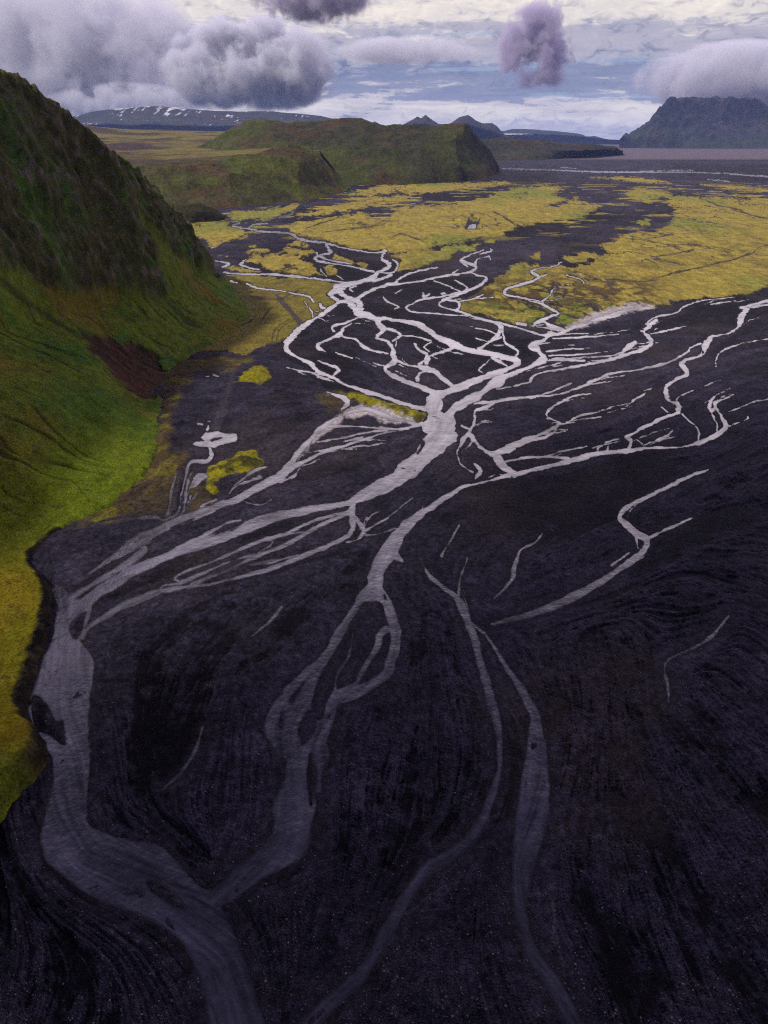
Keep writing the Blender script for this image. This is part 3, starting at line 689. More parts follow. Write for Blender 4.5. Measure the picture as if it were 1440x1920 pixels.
# coverage masks
gs = -grs + stk * np.clip(9 / MPP, 2, 9) * 1.1 + 2.6 * fbm(WX / 2.6, WY / 9, octaves=4, seed=38, gain=.7)
crack = 1 - sstep(.0, .06, np.abs(fbm(WX / 42, WY / 120, octaves=5, seed=21, gain=.6)) - .012)
crack = crack * sstep(-.25, .15, fbm(WX / 160, WY / 300, octaves=2, seed=22))
grass = sstep(-1.3, 1.6, gs) * (1 - .9 * crack * (GY < 600)) * sstep(.2, 2.2, wat)
# loose tufts of moss out on the black sand of the far plain
loose = sstep(.30, .42, fbm(WX / 60, WY / 34, octaves=4, seed=23) + .25 * sstep(40, 0, grs) - .12) * sstep(470, 420, GY) * sstep(338, 350, GY) * sstep(60, 8, grs)
grass = np.maximum(grass, loose * sstep(.5, 2.5, wat))
moss = sstep(-2, 2, -mos + n_mid * 5 + 3 * fbm(WX / 3, WY / 3, octaves=3, seed=37)) * sstep(.2, 1.5, wat)
olive = sstep(-10, 8, -oli + n_mid * 10 + n_big * 6) * sstep(.2, 2, wat)
silt = sstep(2.5, -3, slt + n_mid * 2.5) * (wat > 0)

# heights
hum = np.clip(MPP * 6, .5, 3)
ht = .05 + np.minimum(SDM, 12) * .05
patch0 = sstep(-.35, .35, fbm(WX / 22, WY / 22, octaves=3, seed=9))
relief = (.35 - 1.25 * sstep(-.1, .75, coarse * (.65 + .35 * patch0) + .38 * fine + .75 * n_mid + .5 * n_big - .30) + fine * .26) * sstep(0, 6, SDM) * (1 - .8 * grass) + n_mid * .10 * sstep(0, 3, SDM)
relief *= sstep(0, 1, SDM) * np.clip(1.35 - GY / 3000, .6, 1.4)
h = np.where(wat > 0, np.maximum(ht + relief, .03), np.maximum(SDM * .25, -.9))
h = h + grass * (.35 + .25 * fbm(WX / 7, WY / 7, octaves=3, seed=31)) * sstep(0, 4, SDM)
h = h + moss * np.clip(-mos * MPP, 0, 7) * .42 * (1 + .3 * n_mid)
ditch = strand_sdf(new(), [smooth(np.array(q, float).reshape(-1, 3)) for q in (
    [605, 437, 1, 640, 432, 1.6, 680, 427, 1.4, 725, 421, 1.2], [1215, 528, 1.2, 1245, 520, 2, 1270, 512, 2.4, 1320, 502, 1.6, 1345, 494, 2.6, 1370, 490, 2, 1395, 481, 3.2, 1410, 477, 2.4, 1422, 466, 1.6, 1440, 460, 1.5, 1500, 450, 1],
    [1300, 368, 1, 1330, 379, 2, 1350, 387, 1.6, 1380, 393, 2.2, 1410, 405, 2, 1440, 412, 1.6, 1500, 425, 1], [1135, 524, 1.4, 1160, 527, 2.2, 1200, 531, 1.6, 1235, 527, 1.4],
    [738, 444, 2, 752, 440, 2.4, 775, 447, 2, 800, 456, 1.2], [925, 398, 1.2, 940, 405, 2, 957, 416, 2, 965, 424, 1.6], [1195, 452, 1, 1225, 447, 1.6, 1262, 441, 1], [1120, 486, 2, 1132, 474, 2.6, 1128, 462, 2],
    [640, 408, 1, 600, 420, 1.6, 575, 430, 1.4], [560, 545, 1, 530, 560, 1.5, 500, 590, 1.2, 480, 622, 1], [400, 640, 1.2, 430, 622, 1.8, 470, 604, 1.4, 480, 592, 1.2], [820, 470, 1, 845, 456, 1.5, 890, 448, 1.2, 935, 440, 1],
    [1000, 545, 1.2, 1040, 550, 1.8, 1090, 560, 1.5, 1130, 558, 1.2], [1300, 470, 1, 1260, 478, 1.4, 1220, 484, 1])], grow=1.1)
grass = grass * (1 - .85 * sstep(.9, -.5, ditch + stk * 1.5))
# the levee beside the confluence keeps a flat crown
outside = (GX < -30) | (GX > 1470) | (GY > 1960)
h = np.where(outside & (wat > 0), np.maximum(h, .3 + .3 * n_big), h)

# albedo
alb = np.zeros(GX.shape + (3,)); alb[:] = (.0148, .0130, .0225)
n_sml = fbm(WX / 1.6, WY / 1.6, octaves=4, seed=8, gain=.65)
patch = sstep(-.35, .35, fbm(WX / 22, WY / 22, octaves=3, seed=9))           # streaked silt here, plain gravel there
feather = fbm(WX / 4.5, WY / 4.5, octaves=5, seed=92, gain=.62)
silty = sstep(-.1, .85, .9 * feather + coarse * (.65 + .35 * patch) + .38 * fine + .75 * n_mid + .5 * n_big - .30)     # dark feathered silt
tone = np.exp(.13 * np.clip(fine, -2.2, 2.2) * (.5 + patch) + .5 * n_big + .45 * n_mid + .7 * n_sml * np.clip(.16 / MPP, .25, 1)) * (1.42 - (.92 + .26 * sstep(1050, 1300, GY)) * silty)
alb *= np.clip(tone, .12, 2.6)[..., None]
alb = lerp3(alb, (.034, .026, .028), sstep(.1, .6, n_big) * .5)
alb = lerp3(alb, (.016, .014, .020), sstep(2.0, .0, SDM) * .7)             # damp margins
far = sstep(318, 308, GY)
alb = lerp3(alb, (.085, .066, .082), sstep(301, 297, GY) * (GX > 880))     # pale sands beyond the dark terrace edge
alb = lerp3(alb, (.018, .017, .026), sstep(3.2, 2.2, np.abs(GY - 303.5 - .006 * (GX - 1190))) * sstep(930, 1000, GX))
alb = lerp3(alb, (.060, .052, .060), silt * .55 * sstep(-.3, .3, n_mid + .3 * fine))
pool_rim = sstep(1.2, -.8, poly_sdf(new(), [np.array([[879, 408], [884, 416], [895, 416], [902, 408], [899, 418], [893, 430], [871, 431], [875, 417]], float)])) * (wat > 0)
yel = np.zeros_like(alb); yel[:] = (.205, .162, .030)
yel = lerp3(yel, (.125, .096, .026), sstep(.0, .55, stk + .6 * n_big) * .7)
yel = lerp3(yel, (.23, .20, .022), sstep(.25, .7, fbm(WX / 16, WY / 60, octaves=5, seed=33)) * .8)
yel = lerp3(yel, (.120, .135, .022), sstep(.0, .5, fbm(WX / 120, WY / 300, octaves=3, seed=36)) * .85)
yel = yel * (1 + .32 * fbm(WX / 4, WY / 16, octaves=3, seed=34))[..., None]
wetg = sstep(475, 560, GY) * sstep(845, 900, GX) * sstep(1280, 1180, GX)
yel = lerp3(yel, (.055, .036, .014), wetg * sstep(-.25, .25, stk + fine * .2))
yel = lerp3(yel, (.095, .125, .016), wetg * sstep(560, 580, GY) * sstep(.2, .6, fine * .5))
mead = sstep(660, 640, GX) * sstep(505, 525, GY)
yel = lerp3(yel, (.115, .092, .018), mead * .75)
yel = lerp3(yel, (.075, .050, .018), mead * sstep(.1, .5, n_big + n_mid * .5) * .6)
alb = lerp3(alb, (.062, .046, .018), olive * np.clip(.75 + .25 * n_big + .5 * n_mid + .35 * fine * .5, 0, 1))
alb = lerp3(alb, (.11, .105, .012), olive * sstep(.25, .6, n_mid * .8 - n_big * .4 + .3 * fine * .5) * .7)
alb = lerp3(alb, (.10, .055, .016), olive * sstep(.25, .6, n_big + .3 * n_mid) * .5)
alb = alb * (1 - grass[..., None]) + yel * grass[..., None]
alb = lerp3(alb, (.020, .017, .028), pool_rim)
alb = lerp3(alb, (.165, .150, .008), moss * sstep(-.6, .1, n_mid + .3))
alb = lerp3(alb, (.05, .045, .010), moss * sstep(.05, .4, n_mid))
# gravel road through the meadow, track over the sand
road = strand_sdf(new(), [np.array([[520, 555, 8], [535, 575, 9], [562, 604, 10]], float)])
alb = lerp3(alb, (.050, .038, .040), sstep(1.5, -1.5, road))
for dx in (-4, 5):
    trk = strand_sdf(new(), [np.array([[545 + dx, 600, 1.0], [527 + dx, 612, 1.0], [516 + dx, 625, 1.2], [513 + dx, 642, 1.2]], float)])
    alb = lerp3(alb, (.03, .024, .012), sstep(1.0, -.6, trk))
trk = strand_sdf(new(), [np.array([[405, 800, 12], [418, 770, 10], [432, 725, 7], [440, 695, 5]], float)])
alb = lerp3(alb, (.046, .042, .055), sstep(6, -4, trk) * .6)
trk = strand_sdf(new(), [np.array([[336, 885, 14], [328, 930, 15], [322, 962, 16]], float)])
alb = lerp3(alb, (.030, .026, .032), sstep(3, -2, trk) * (wat > 0))
h = h + sstep(3, -3, trk) * .8 * (wat > 1)
wash = sstep(3, -4, poly_sdf(new(), [np.array(q, float) for q in ([[1040, 628], [1075, 606], [1110, 589], [1150, 575], [1200, 568], [1226, 575], [1170, 588], [1110, 606], [1065, 622]], [[640, 772], [680, 758], [720, 764], [770, 786], [782, 798], [740, 796], [690, 782], [650, 786]], [[598, 806], [625, 784], [650, 770], [640, 790], [585, 835], [560, 862]])]) + 7 * fbm(WX / 3, WY / 9, octaves=4, seed=35))
alb = lerp3(alb, (.30, .27, .29), wash * (wat > 0) * .9)
# bed under the water
alb = np.where((wat < 0)[..., None], np.array([.05, .045, .06]), alb)

P = np.stack([WX, WY, h], -1)
# continue the sheet behind the camera
back = P[-1:].copy(); back[..., 1] = -3000; back[..., 0] = np.linspace(-9000, 9000, len(XS))[None]; back[..., 2] = .5
front = P[:1].copy(); front[..., 0] *= 1.02; front[..., 1] *= 1.02
P = np.concatenate([front, P, back]); alb = np.concatenate([alb[:1], alb, alb[-1:]])
P[..., 0] = np.clip(P[..., 0], -26000, 26000); P[..., 1] = np.minimum(P[..., 1], 30500)
grid_mesh("ground", P, alb, MAT_GROUND)
del P

# water: one level sheet over every strand, silt streaked along the flow, clearer over the shallow margins
def river_water():
    keep = wat < 5
    kf = keep[:-1, :-1] | keep[1:, :-1] | keep[:-1, 1:] | keep[1:, 1:]
    idx = np.arange(GX.size).reshape(GX.shape)
    q = np.stack([idx[:-1, :-1][kf], idx[:-1, 1:][kf], idx[1:, 1:][kf], idx[1:, :-1][kf]], -1)
    used, inv = np.unique(q, return_inverse=True); q = inv.reshape(-1)
    c = np.zeros(GX.shape + (3,)); c[:] = (.024, .022, .036)
    c *= np.exp(.30 * np.clip(fine, -2.2, 2.2) + .22 * np.clip(coarse, -2, 2) + .35 * fbm(WX / 14, WY / 14, octaves=4, seed=51))[..., None]
    c = lerp3(c, (.016, .014, .022), sstep(-2.4, .1, SDM / np.clip(MPP * 2.2, .35, 2)) * .85)
    c = c.reshape(-1, 3)[used]
    sheen = np.clip(.50 + .12 * fine + .12 * coarse + .26 * fbm(WX / 10, WY / 18, octaves=4, seed=52), .12, .95)
    sheen = sheen * (.18 + .82 * sstep(.1, -1.5, SDM / np.clip(MPP * 1.5, .3, 1.4)))
    sheen = np.maximum(sheen, .95 * sstep(500, 450, GY)).reshape(-1)[used]
    me = bpy.data.meshes.new("river_water"); n = len(used)
    me.vertices.add(n); me.vertices.foreach_set('co', np.stack([WX.reshape(-1)[used], WY.reshape(-1)[used], np.zeros(n)], -1).reshape(-1).astype(np.float32))
    nf = len(q) // 4
    me.loops.add(nf * 4); me.loops.foreach_set('vertex_index', q.astype(np.int32))
    me.polygons.add(nf); me.polygons.foreach_set('loop_start', (np.arange(nf) * 4).astype(np.int32)); me.polygons.foreach_set('use_smooth', np.ones(nf, bool))
    at = me.attributes.new('albedo', 'FLOAT_COLOR', 'POINT'); c4 = np.ones((n, 4), np.float32); c4[:, :3] = c
    at.data.foreach_set('color', c4.reshape(-1)); me.update(calc_edges=True); me.materials.append(MAT_WATER)
    a2 = me.attributes.new('sheen', 'FLOAT', 'POINT'); a2.data.foreach_set('value', sheen.astype(np.float32))
    o = bpy.data.objects.new("river_water", me); COL.objects.link(o); o['kind'] = 'structure'
river_water()

# ------------------------------------------------------------------ the near hillside on the left
def near_hillside():
    base_px = [(-60, 2100), (-30, 1700), (0, 1556), (60, 1480), (92, 1425), (88, 1390), (62, 1362), (52, 1330), (62, 1285), (82, 1225), (98, 1165), (100, 1112), (72, 1070), (66, 1048), (100, 1010), (152, 978), (215, 950), (268, 905), (300, 830), (312, 750), (330, 690), (400, 652), (455, 615), (476, 595), (462, 565), (440, 540), (430, 526)]
    bx, by = ground_at([p[0] for p in base_px], [p[1] for p in base_px])
    o = np.argsort(by); bx, by = bx[o], by[o]
    bx = np.append(bx, [-175, -230]); by = np.append(by, [735, 780])
    ry = np.array([40, 150, 300, 400, 430, 455, 480, 520, 560, 600, 640, 680, 705, 722, 745, 800])
    rx = np.array([-215, -225, -232, -216, -205, -190, -178, -176, -178, -180, -178, -170, -164, -162, -185, -240])
    rz = np.array([120, 140, 162, 160, 151, 139, 117, 98, 88, 75, 57, 34, 16, 5, 0, 0.])
    cy = np.array([40, 100, 200, 300, 367, 400, 430, 465, 485, 510, 545, 580, 620, 660, 700, 730])
    cz = np.array([40, 52, 62, 68, 61, 50, 38, 27, 36, 46, 52, 54, 36, 18, 6, 1.])
    st = np.arange(-400, -55, .62); tt = np.concatenate([np.arange(38, 420, .62), np.arange(420, 790, .95)])
    X, Y = np.meshgrid(st, tt)
    X = X + 0.0
    xb = np.interp(Y, by, bx); xr = np.interp(Y, ry, rx); zr = np.interp(Y, ry, rz); zc = np.interp(Y, cy, cz)
    Xw = X + fbm(X / 30, Y / 30, octaves=3, seed=71) * 6 * sstep(0, 30, xb - X)
    d = xb - Xw
    slope = np.interp(Y, [60, 130, 200, 300, 420], [.28, .30, .45, .62, .66])
    bank = np.interp(Y, [50, 85, 95, 120, 165, 178, 200, 260, 300, 500], [4, 5, 7.5, 3.2, 3.6, 2.2, 1.0, .5, .3, .3]) + fbm(X / 6, Y / 6, octaves=3, seed=70) * .5
    dt = np.maximum(d, 0)
    tal = bank * sstep(0, 2.6, d) + slope * dt * (0.55 + .45 * sstep(0, 45, dt))
    # cliffs stand back from the talus: spurs and gullies cut by noise
    rib = fbm(Y / 34 + Xw / 90, Xw / 60, octaves=4, seed=72, ridged=True)
    dr = np.maximum(xb - xr, 5)
    zc2 = np.minimum(zc + rib * 9 * sstep(300, 420, Y), .55 * slope * dr)
    over = np.maximum(tal - zc2, 0)
    dcf = zc2 / np.maximum(slope, .1)                                      # distance where the cliff starts
    run = np.maximum(dr - dcf, 14.)
    f = np.clip((d - dcf) / run, 0, 1)
    cl = zc2 + (zr - zc2) * (f ** .8)
    z = np.where(tal < zc2, tal, np.where(d < dr, np.maximum(cl, zc2), 0))
    past = np.maximum(d - np.maximum(dr, dcf + run), 0)
    fall = np.interp(Y, [300, 430, 560, 700], [.05, .02, -.30, -.55])
    z = np.where((tal >= zc2) & (d >= dcf + run), zr + np.clip(past * fall, -zr - 6, 60), z)
    z = np.where(d < 0, -3 + d * .4, z)
    # texture of rock and turf
    QX, QY = project(X, Y, z)
    jit = fbm(X / 9, Y / 9, z / 9, octaves=4, seed=79) * 26
    r1 = poly_sdf_at(QX + jit, QY + jit * .6, np.array([[-400, -100], [0, 130], [100, 200], [200, 280], [262, 335], [262, 400], [275, 440], [300, 500], [318, 540], [300, 565], [250, 545], [180, 552], [100, 547], [50, 522], [0, 505], [-400, 440]], float))
    r2 = poly_sdf_at(QX + jit * .5, QY + jit * .3, np.array([[240, 300], [300, 360], [400, 460], [435, 530], [415, 527], [375, 506], [330, 480], [292, 442], [266, 402]], float))
    rock = sstep(5, -8, np.minimum(r1, r2)) * sstep(0, 8, d)
    thin = sstep(0, 70, zr)
    gullies = fbm(X / 16, Y / 16, z / 40, octaves=5, seed=73, ridged=True)
    lumps = fbm(X / 7, Y / 7, z / 7, octaves=5, seed=74, gain=.6)
    z = z + rock * thin * (gullies * 8.0 + lumps * 2.6) * sstep(0, 12, d) + (1 - rock) * lumps * .8 * sstep(2, 8, d)
    X = X + sstep(4, 2, d) * sstep(-2, 0, d) * (1 - rock) * fbm(Y / 3, z / 2, octaves=4, seed=77) * 1.3
    X = X + rock * thin * gullies * 3.0 + rock * thin * fbm(Y / 11, z / 9, octaves=4, seed=75) * 3.0
    # folds running down the talus
    z = z + (1 - rock) * fbm(Y / 13 + d / 60, d / 120, octaves=3, seed=76) * 1.1 * sstep(4, 25, d)
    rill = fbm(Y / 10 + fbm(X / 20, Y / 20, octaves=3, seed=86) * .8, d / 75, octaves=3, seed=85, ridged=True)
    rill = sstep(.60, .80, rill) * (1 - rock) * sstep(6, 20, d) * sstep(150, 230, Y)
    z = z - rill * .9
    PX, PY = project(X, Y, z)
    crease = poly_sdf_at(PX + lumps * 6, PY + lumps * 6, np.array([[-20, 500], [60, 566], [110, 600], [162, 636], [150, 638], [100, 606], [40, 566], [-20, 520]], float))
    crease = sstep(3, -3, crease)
    scar = poly_sdf_at(PX, PY, np.array([[148, 622], [200, 628], [245, 640], [290, 662], [312, 690], [318, 722], [300, 742], [272, 745], [240, 728], [205, 692], [170, 655]], float))
    scar = sstep(3, -4, scar + lumps * 12 + 9 * fbm(X / 14, Y / 14, octaves=4, seed=78))
    z = z - scar * 1.6
    # colours
    n1 = fbm(X / 22, Y / 22, octaves=4, seed=81); n2 = fbm(X / 4, Y / 4, z / 4, octaves=5, seed=82, gain=.65)
    c = np.zeros(X.shape + (3,)); c[:] = (.084, .108, .012)
    c = lerp3(c, (.048, .092, .013), sstep(-.05, .4, n1))
    c = lerp3(c, (.120, .085, .014), sstep(.05, .5, fbm(X / 35, Y / 35, octaves=3, seed=83)) * .75)
    low = sstep(26, 8, z) * sstep(330, 240, Y)
    c = lerp3(c, (.095, .128, .007), low * .75)
    yel = sstep(205, 165, Y) * sstep(94, 104, Y)
    c = lerp3(c, (.135, .092, .006), yel * (.75 + .25 * np.clip(n1 * 2, -1, 1)))
    c = lerp3(c, (.085, .090, .010), yel * sstep(.1, .6, n1 + .5 * n2) * .5)
    knoll = sstep(106, 98, Y)
    c = lerp3(c, (.090, .100, .010), knoll * .8); c = lerp3(c, (.06, .04, .018), knoll * sstep(.1, .5, n2) * .7)
    rk = np.zeros_like(c); rk[:] = (.050, .050, .018)
    rk = lerp3(rk, (.045, .080, .014), sstep(-.1, .35, n1 + .5 * lumps))
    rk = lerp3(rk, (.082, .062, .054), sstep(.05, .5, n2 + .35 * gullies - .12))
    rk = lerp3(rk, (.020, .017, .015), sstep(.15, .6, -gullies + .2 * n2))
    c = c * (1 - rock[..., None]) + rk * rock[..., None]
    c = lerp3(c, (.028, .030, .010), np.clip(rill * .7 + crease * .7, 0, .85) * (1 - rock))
    c = lerp3(c, lerp3(np.zeros_like(c) + (.060, .026, .020), (.030, .017, .013), sstep(-.3, .4, fbm(Y / 5, d / 40, octaves=4, seed=84))), scar * .95)
    bankm = sstep(3.4, 2.2, d) * (Y < 205) * sstep(-1, .5, d)
    c = lerp3(c, lerp3(np.zeros_like(c) + (.013, .010, .009), (.045, .034, .018), sstep(.1, .5, n2)), bankm * sstep(92, 106, Y) * sstep(.5, -.1, n2 - .25 * (3 - d)))
    c = lerp3(c, (.020, .017, .010), (1 - rock) * sstep(.22, .5, n2) * .65)
    c = c * np.exp(.5 * n2)[..., None]
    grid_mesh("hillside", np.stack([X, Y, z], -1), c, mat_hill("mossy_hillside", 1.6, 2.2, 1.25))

near_hillside()

# ------------------------------------------------------------------ hills and mountains beyond, lofted through their outlines
def resample(pts, n):
    pts = np.asarray(pts, float); t = np.linspace(0, 1, len(pts)) if False else np.concatenate([[0], np.cumsum(np.hypot(*(np.diff(pts[:, :2], axis=0).T)) + .01)])
    t = t / t[-1]; u = np.linspace(0, 1, n)
    return np.stack([np.interp(u, t, pts[:, k]) for k in range(pts.shape[1])], -1)

def loft(name, rows, nu, per, amp, wl, color, mat, seed, ridge_amp=1.0, keep_top=None):
    """rows: lists of (px, py, distance) or (px, py) on the plain, front to back"""
    R = []
    for r in rows:
        r = [tuple(q) for q in r]
        if len(r[0]) == 2:
            p = resample([(a, b) for a, b in r], nu); x, y = ground_at(p[:, 0], p[:, 1]); R.append(np.stack([x, y, np.full(nu, -min(amp * .4, 25.0))], -1))
        elif len(r[0]) == 3:
            p = resample(r, nu); R.append(at_dist(p[:, 0], p[:, 1], p[:, 2]))
        else:                                                     # (px, py, distance, height) for hidden rows
            p = resample(r, nu); q = at_dist(p[:, 0], p[:, 1], p[:, 2]); q[:, 2] = p[:, 3]; R.append(q)
    R = np.stack(R); k = len(R)
    u = np.linspace(0, k - 1, (k - 1) * per + 1); i = np.minimum(u.astype(int), k - 2); f = (u - i)[:, None, None]
    Rm = np.concatenate([2 * R[:1] - R[1:2], R, 2 * R[-1:] - R[-2:-1]])
    p0, p1, p2, p3 = Rm[i], Rm[i + 1], Rm[i + 2], Rm[i + 3]
    cr = .5 * (2 * p1 + (p2 - p0) * f + (2 * p0 - 5 * p1 + 4 * p2 - p3) * f ** 2 + (3 * p1 - p0 - 3 * p2 + p3) * f ** 3)
    li = p1 * (1 - f) + p2 * f
    P = .45 * cr + .55 * li
    X, Y, Z = P[..., 0], P[..., 1], P[..., 2]
    up = np.clip(u / (k - 1), 0, 1)[:, None] + 0 * X
    w = sstep(0, .12, up)
    g = fbm(X / wl, Y / wl, Z / wl * .7, octaves=6, gain=.55, seed=seed, ridged=True)
    l = fbm(X / wl * 2.7, Y / wl * 2.7, Z / wl * 2.7, octaves=4, seed=seed + 9)
    # the outline row keeps its drawn height apart from small teeth
    kt = len(rows) - 2 if keep_top is None else keep_top
    lock = 1 - .75 * np.exp(-((u - kt) / .35) ** 2)[:, None]
    Z = Z + w * amp * (g * ridge_amp * lock + l * .35)
    Y = Y + w * amp * g * .8 * lock
    gy, gx = np.gradient(Z); dY = np.gradient(Y, axis=0); dX = np.gradient(X, axis=1)
    steep = np.abs(gy) / (np.abs(dY) + np.abs(np.gradient(X, axis=0)) + .3)
    c = color(X, Y, Z, u[:, None] + 0 * X, steep, g, l)
    grid_mesh(name, np.stack([X, Y, Z], -1), c, mat)

def moor(dark, green, brown, rockc, seed, wl, gpos=.0):
    def f(X, Y, Z, u, steep, g, l):
        n = fbm(X / wl, Y / wl, octaves=5, seed=seed); m = fbm(X / wl * 3, Y / wl * 3, Z / wl * 3, octaves=4, seed=seed + 5)
        c = np.zeros(X.shape + (3,)); c[:] = dark
        c = lerp3(c, green, sstep(-.15, .35, n + gpos)); c = lerp3(c, brown, sstep(.0, .45, m - .3 * n))
        c = lerp3(c, rockc, sstep(.7, 1.3, steep + .5 * g) * .8)
        return c
    return f

MH = mat_hill("heath_far", .16, 1.6, .8); MF = mat_hill("rock_far", .03, 2.0, .7)
# headland in the middle of the valley
loft("headland",
     [[(480, 370), (575, 356), (640, 350), (700, 348), (780, 346), (860, 342), (915, 335), (938, 322)],
      [(430, 325, 2350), (520, 305, 2350), (600, 322, 2280), (700, 325, 2260), (790, 322, 2280), (860, 318, 2380), (910, 318, 2700), (936, 318, 3020)],
      [(400, 308, 2480), (470, 280, 2480), (580, 285, 2430), (690, 280, 2420), (790, 282, 2440), (855, 275, 2520), (900, 290, 2760), (932, 308, 3030)],
      [(370, 296, 2650), (430, 266, 2650), (500, 246, 2620), (600, 248, 2600), (690, 252, 2600), (790, 258, 2600), (870, 250, 2680), (900, 268, 2800), (928, 303, 3040)],
      [(350, 290, 2800), (400, 262, 2800), (432, 243, 2800), (462, 229, 2800), (490, 223, 2800), (520, 230, 2800), (560, 231, 2800), (600, 229, 2800), (640, 224, 2800), (680, 227, 2800), (720, 240, 2800), (760, 243, 2800), (830, 241, 2800), (874, 241, 2820), (892, 254, 2850), (910, 285, 2950), (926, 302, 3050)],
      [(380, 270, 3600, 60), (640, 240, 3600, 90), (870, 250, 3400, 60), (930, 300, 3200, 5)]],
     520, 34, 27, 190, moor((.036, .036, .019), (.050, .056, .016), (.058, .040, .022), (.018, .016, .017), 101, 260), MH, 201)
# grassy spur in front of it
loft("spur",
     [[(240, 408), (350, 398), (430, 393), (480, 388), (530, 381), (570, 378), (620, 370), (656, 358)],
      [(220, 375, 1430), (340, 372, 1470), (430, 372, 1500), (500, 365, 1580), (560, 355, 1680), (620, 352, 1850), (655, 356, 1945)],
      [(210, 345, 1480), (340, 340, 1530), (430, 335, 1560), (500, 325, 1660), (560, 315, 1760), (615, 333, 1890), (653, 354, 1960)],
      [(205, 325, 1520), (280, 320, 1560), (340, 318, 1590), (400, 309, 1640), (440, 303, 1680), (490, 292, 1760), (540, 280, 1860), (585, 294, 1900), (615, 320, 1930), (650, 352, 1980)],
      [(195, 312, 1700), (280, 311, 1720), (380, 305, 1760), (440, 297, 1800), (490, 285, 1880), (530, 276, 1950), (560, 274, 1990), (585, 284, 2010), (610, 308, 2020), (648, 348, 2020)],
      [(190, 300, 2000, 62), (380, 300, 2000, 62), (500, 290, 2100, 60), (570, 300, 2150, 50), (648, 348, 2080, -5)]],
     420, 30, 14, 105, moor((.050, .050, .020), (.070, .080, .018), (.066, .046, .022), (.024, .020, .019), 111, 140, .15), MH, 211)
# the plateau field behind the spur and the brown moors behind it
loft("plateau",
     [[(-80, 330, 1560, -5), (120, 330, 1560, -5), (300, 330, 1640, -5), (420, 320, 1700, -5), (620, 320, 2050, -5)],
      [(-80, 318, 1640), (120, 312, 1640), (300, 311, 1730), (420, 301, 1800), (520, 285, 1950), (600, 290, 2100)],
      [(-80, 300, 1950), (150, 296, 1950), (300, 297, 2050), (420, 290, 2200), (520, 282, 2300), (600, 284, 2400)],
      [(-80, 288, 2400), (150, 283, 2400), (300, 284, 2600), (420, 281, 2600), (520, 276, 2700), (600, 278, 2800)],
      [(-80, 278, 2900), (150, 272, 2900), (250, 268, 3000), (320, 270, 3000), (400, 272, 3000), (470, 262, 3000), (560, 262, 3200)],
      [(-80, 262, 3600), (130, 252, 3600), (200, 255, 3600), (270, 262, 3500), (330, 258, 3600), (400, 258, 3600), (460, 256, 3700), (560, 258, 3800)],
      [(-80, 256, 4600), (120, 240, 4600), (150, 234, 4500), (180, 238, 4400), (230, 242, 4800), (300, 243, 4900), (380, 246, 4900), (450, 247, 5000), (560, 252, 5000)],
      [(-80, 256, 6500, 20), (110, 250, 6500, 60), (300, 250, 6500, 60), (560, 255, 6500, 60)]],
     300, 20, 8, 260, moor((.052, .038, .026), (.130, .110, .030), (.046, .030, .028), (.034, .028, .026), 121, 330, .12), MH, 221, .7, keep_top=6)
# little knoll at the mouth of the side valley
loft("knoll",
     [[(325, 425), (370, 418), (410, 416), (428, 412), (424, 405)],
      [(322, 400, 1180), (360, 395, 1190), (395, 400, 1200), (420, 408, 1225), (424, 404, 1270)],
      [(325, 385, 1215), (350, 382, 1220), (375, 381, 1225), (400, 390, 1240), (418, 402, 1260), (423, 404, 1280)],
      [(325, 385, 1300, -3), (375, 385, 1310, -3), (423, 404, 1300, -3)]],
     90, 14, 3.0, 30, moor((.030, .030, .014), (.040, .044, .013), (.040, .030, .017), (.02, .018, .018), 131, 40), MH, 231)
# low dark hills across the sandur
loft("low_hills",
     [[(880, 304), (960, 302), (1040, 299), (1100, 294), (1168, 286)],
      [(880, 285, 4700), (960, 284, 4800), (1040, 284, 4900), (1110, 284, 5100), (1168, 284, 5900)],
      [(870, 262, 5000), (910, 259, 5000), (955, 258, 5050), (990, 264, 5100), (1010, 263, 5150), (1050, 267, 5250), (1090, 268, 5400), (1120, 272, 5500), (1152, 275, 5800), (1158, 279, 5850), (1168, 283, 5950)],
      [(870, 275, 6000, 0), (1050, 275, 6000, 0), (1168, 283, 6100, -10)]],
     260, 18, 22, 330, moor((.034, .034, .022), (.044, .046, .022), (.050, .038, .028), (.028, .024, .026), 141, 420), MF, 241)
# the great mountain on the right, its top in the cloud
loft("table_mountain",
     [[(1160, 277.5), (1220, 278), (1300, 278.5), (1380, 279), (1450, 279.5), (1560, 280), (1720, 282)],
      [(1166, 272, 10150), (1220, 252, 10150), (1300, 250, 10150), (1380, 252, 10150), (1450, 255, 10150), (1560, 258, 10150), (1710, 272, 10150)],
      [(1170, 268, 10300), (1226, 232, 10350), (1300, 222, 10380), (1380, 226, 10380), (1450, 232, 10400), (1560, 240, 10400), (1705, 266, 10400)],
      [(1172, 266, 10500), (1195, 250, 10550), (1218, 230, 10600), (1236, 213, 10600), (1249, 195, 10600), (1256, 184, 10600), (1261, 184, 10600), (1267, 191, 10620), (1285, 187, 10640), (1310, 187, 10680), (1350, 186, 10700), (1400, 186, 10700), (1425, 193, 10700), (1440, 203, 10700), (1480, 206, 10700), (1560, 226, 10700), (1700, 264, 10700)],
      [(1172, 268, 12500, 10), (1260, 230, 12500, 150), (1400, 230, 12500, 200), (1560, 240, 12500, 100), (1700, 266, 12500, 10)]],
     560, 46, 150, 430, moor((.040, .042, .052), (.034, .044, .034), (.056, .048, .046), (.016, .016, .024), 151, 420), MF, 251, 1.0)
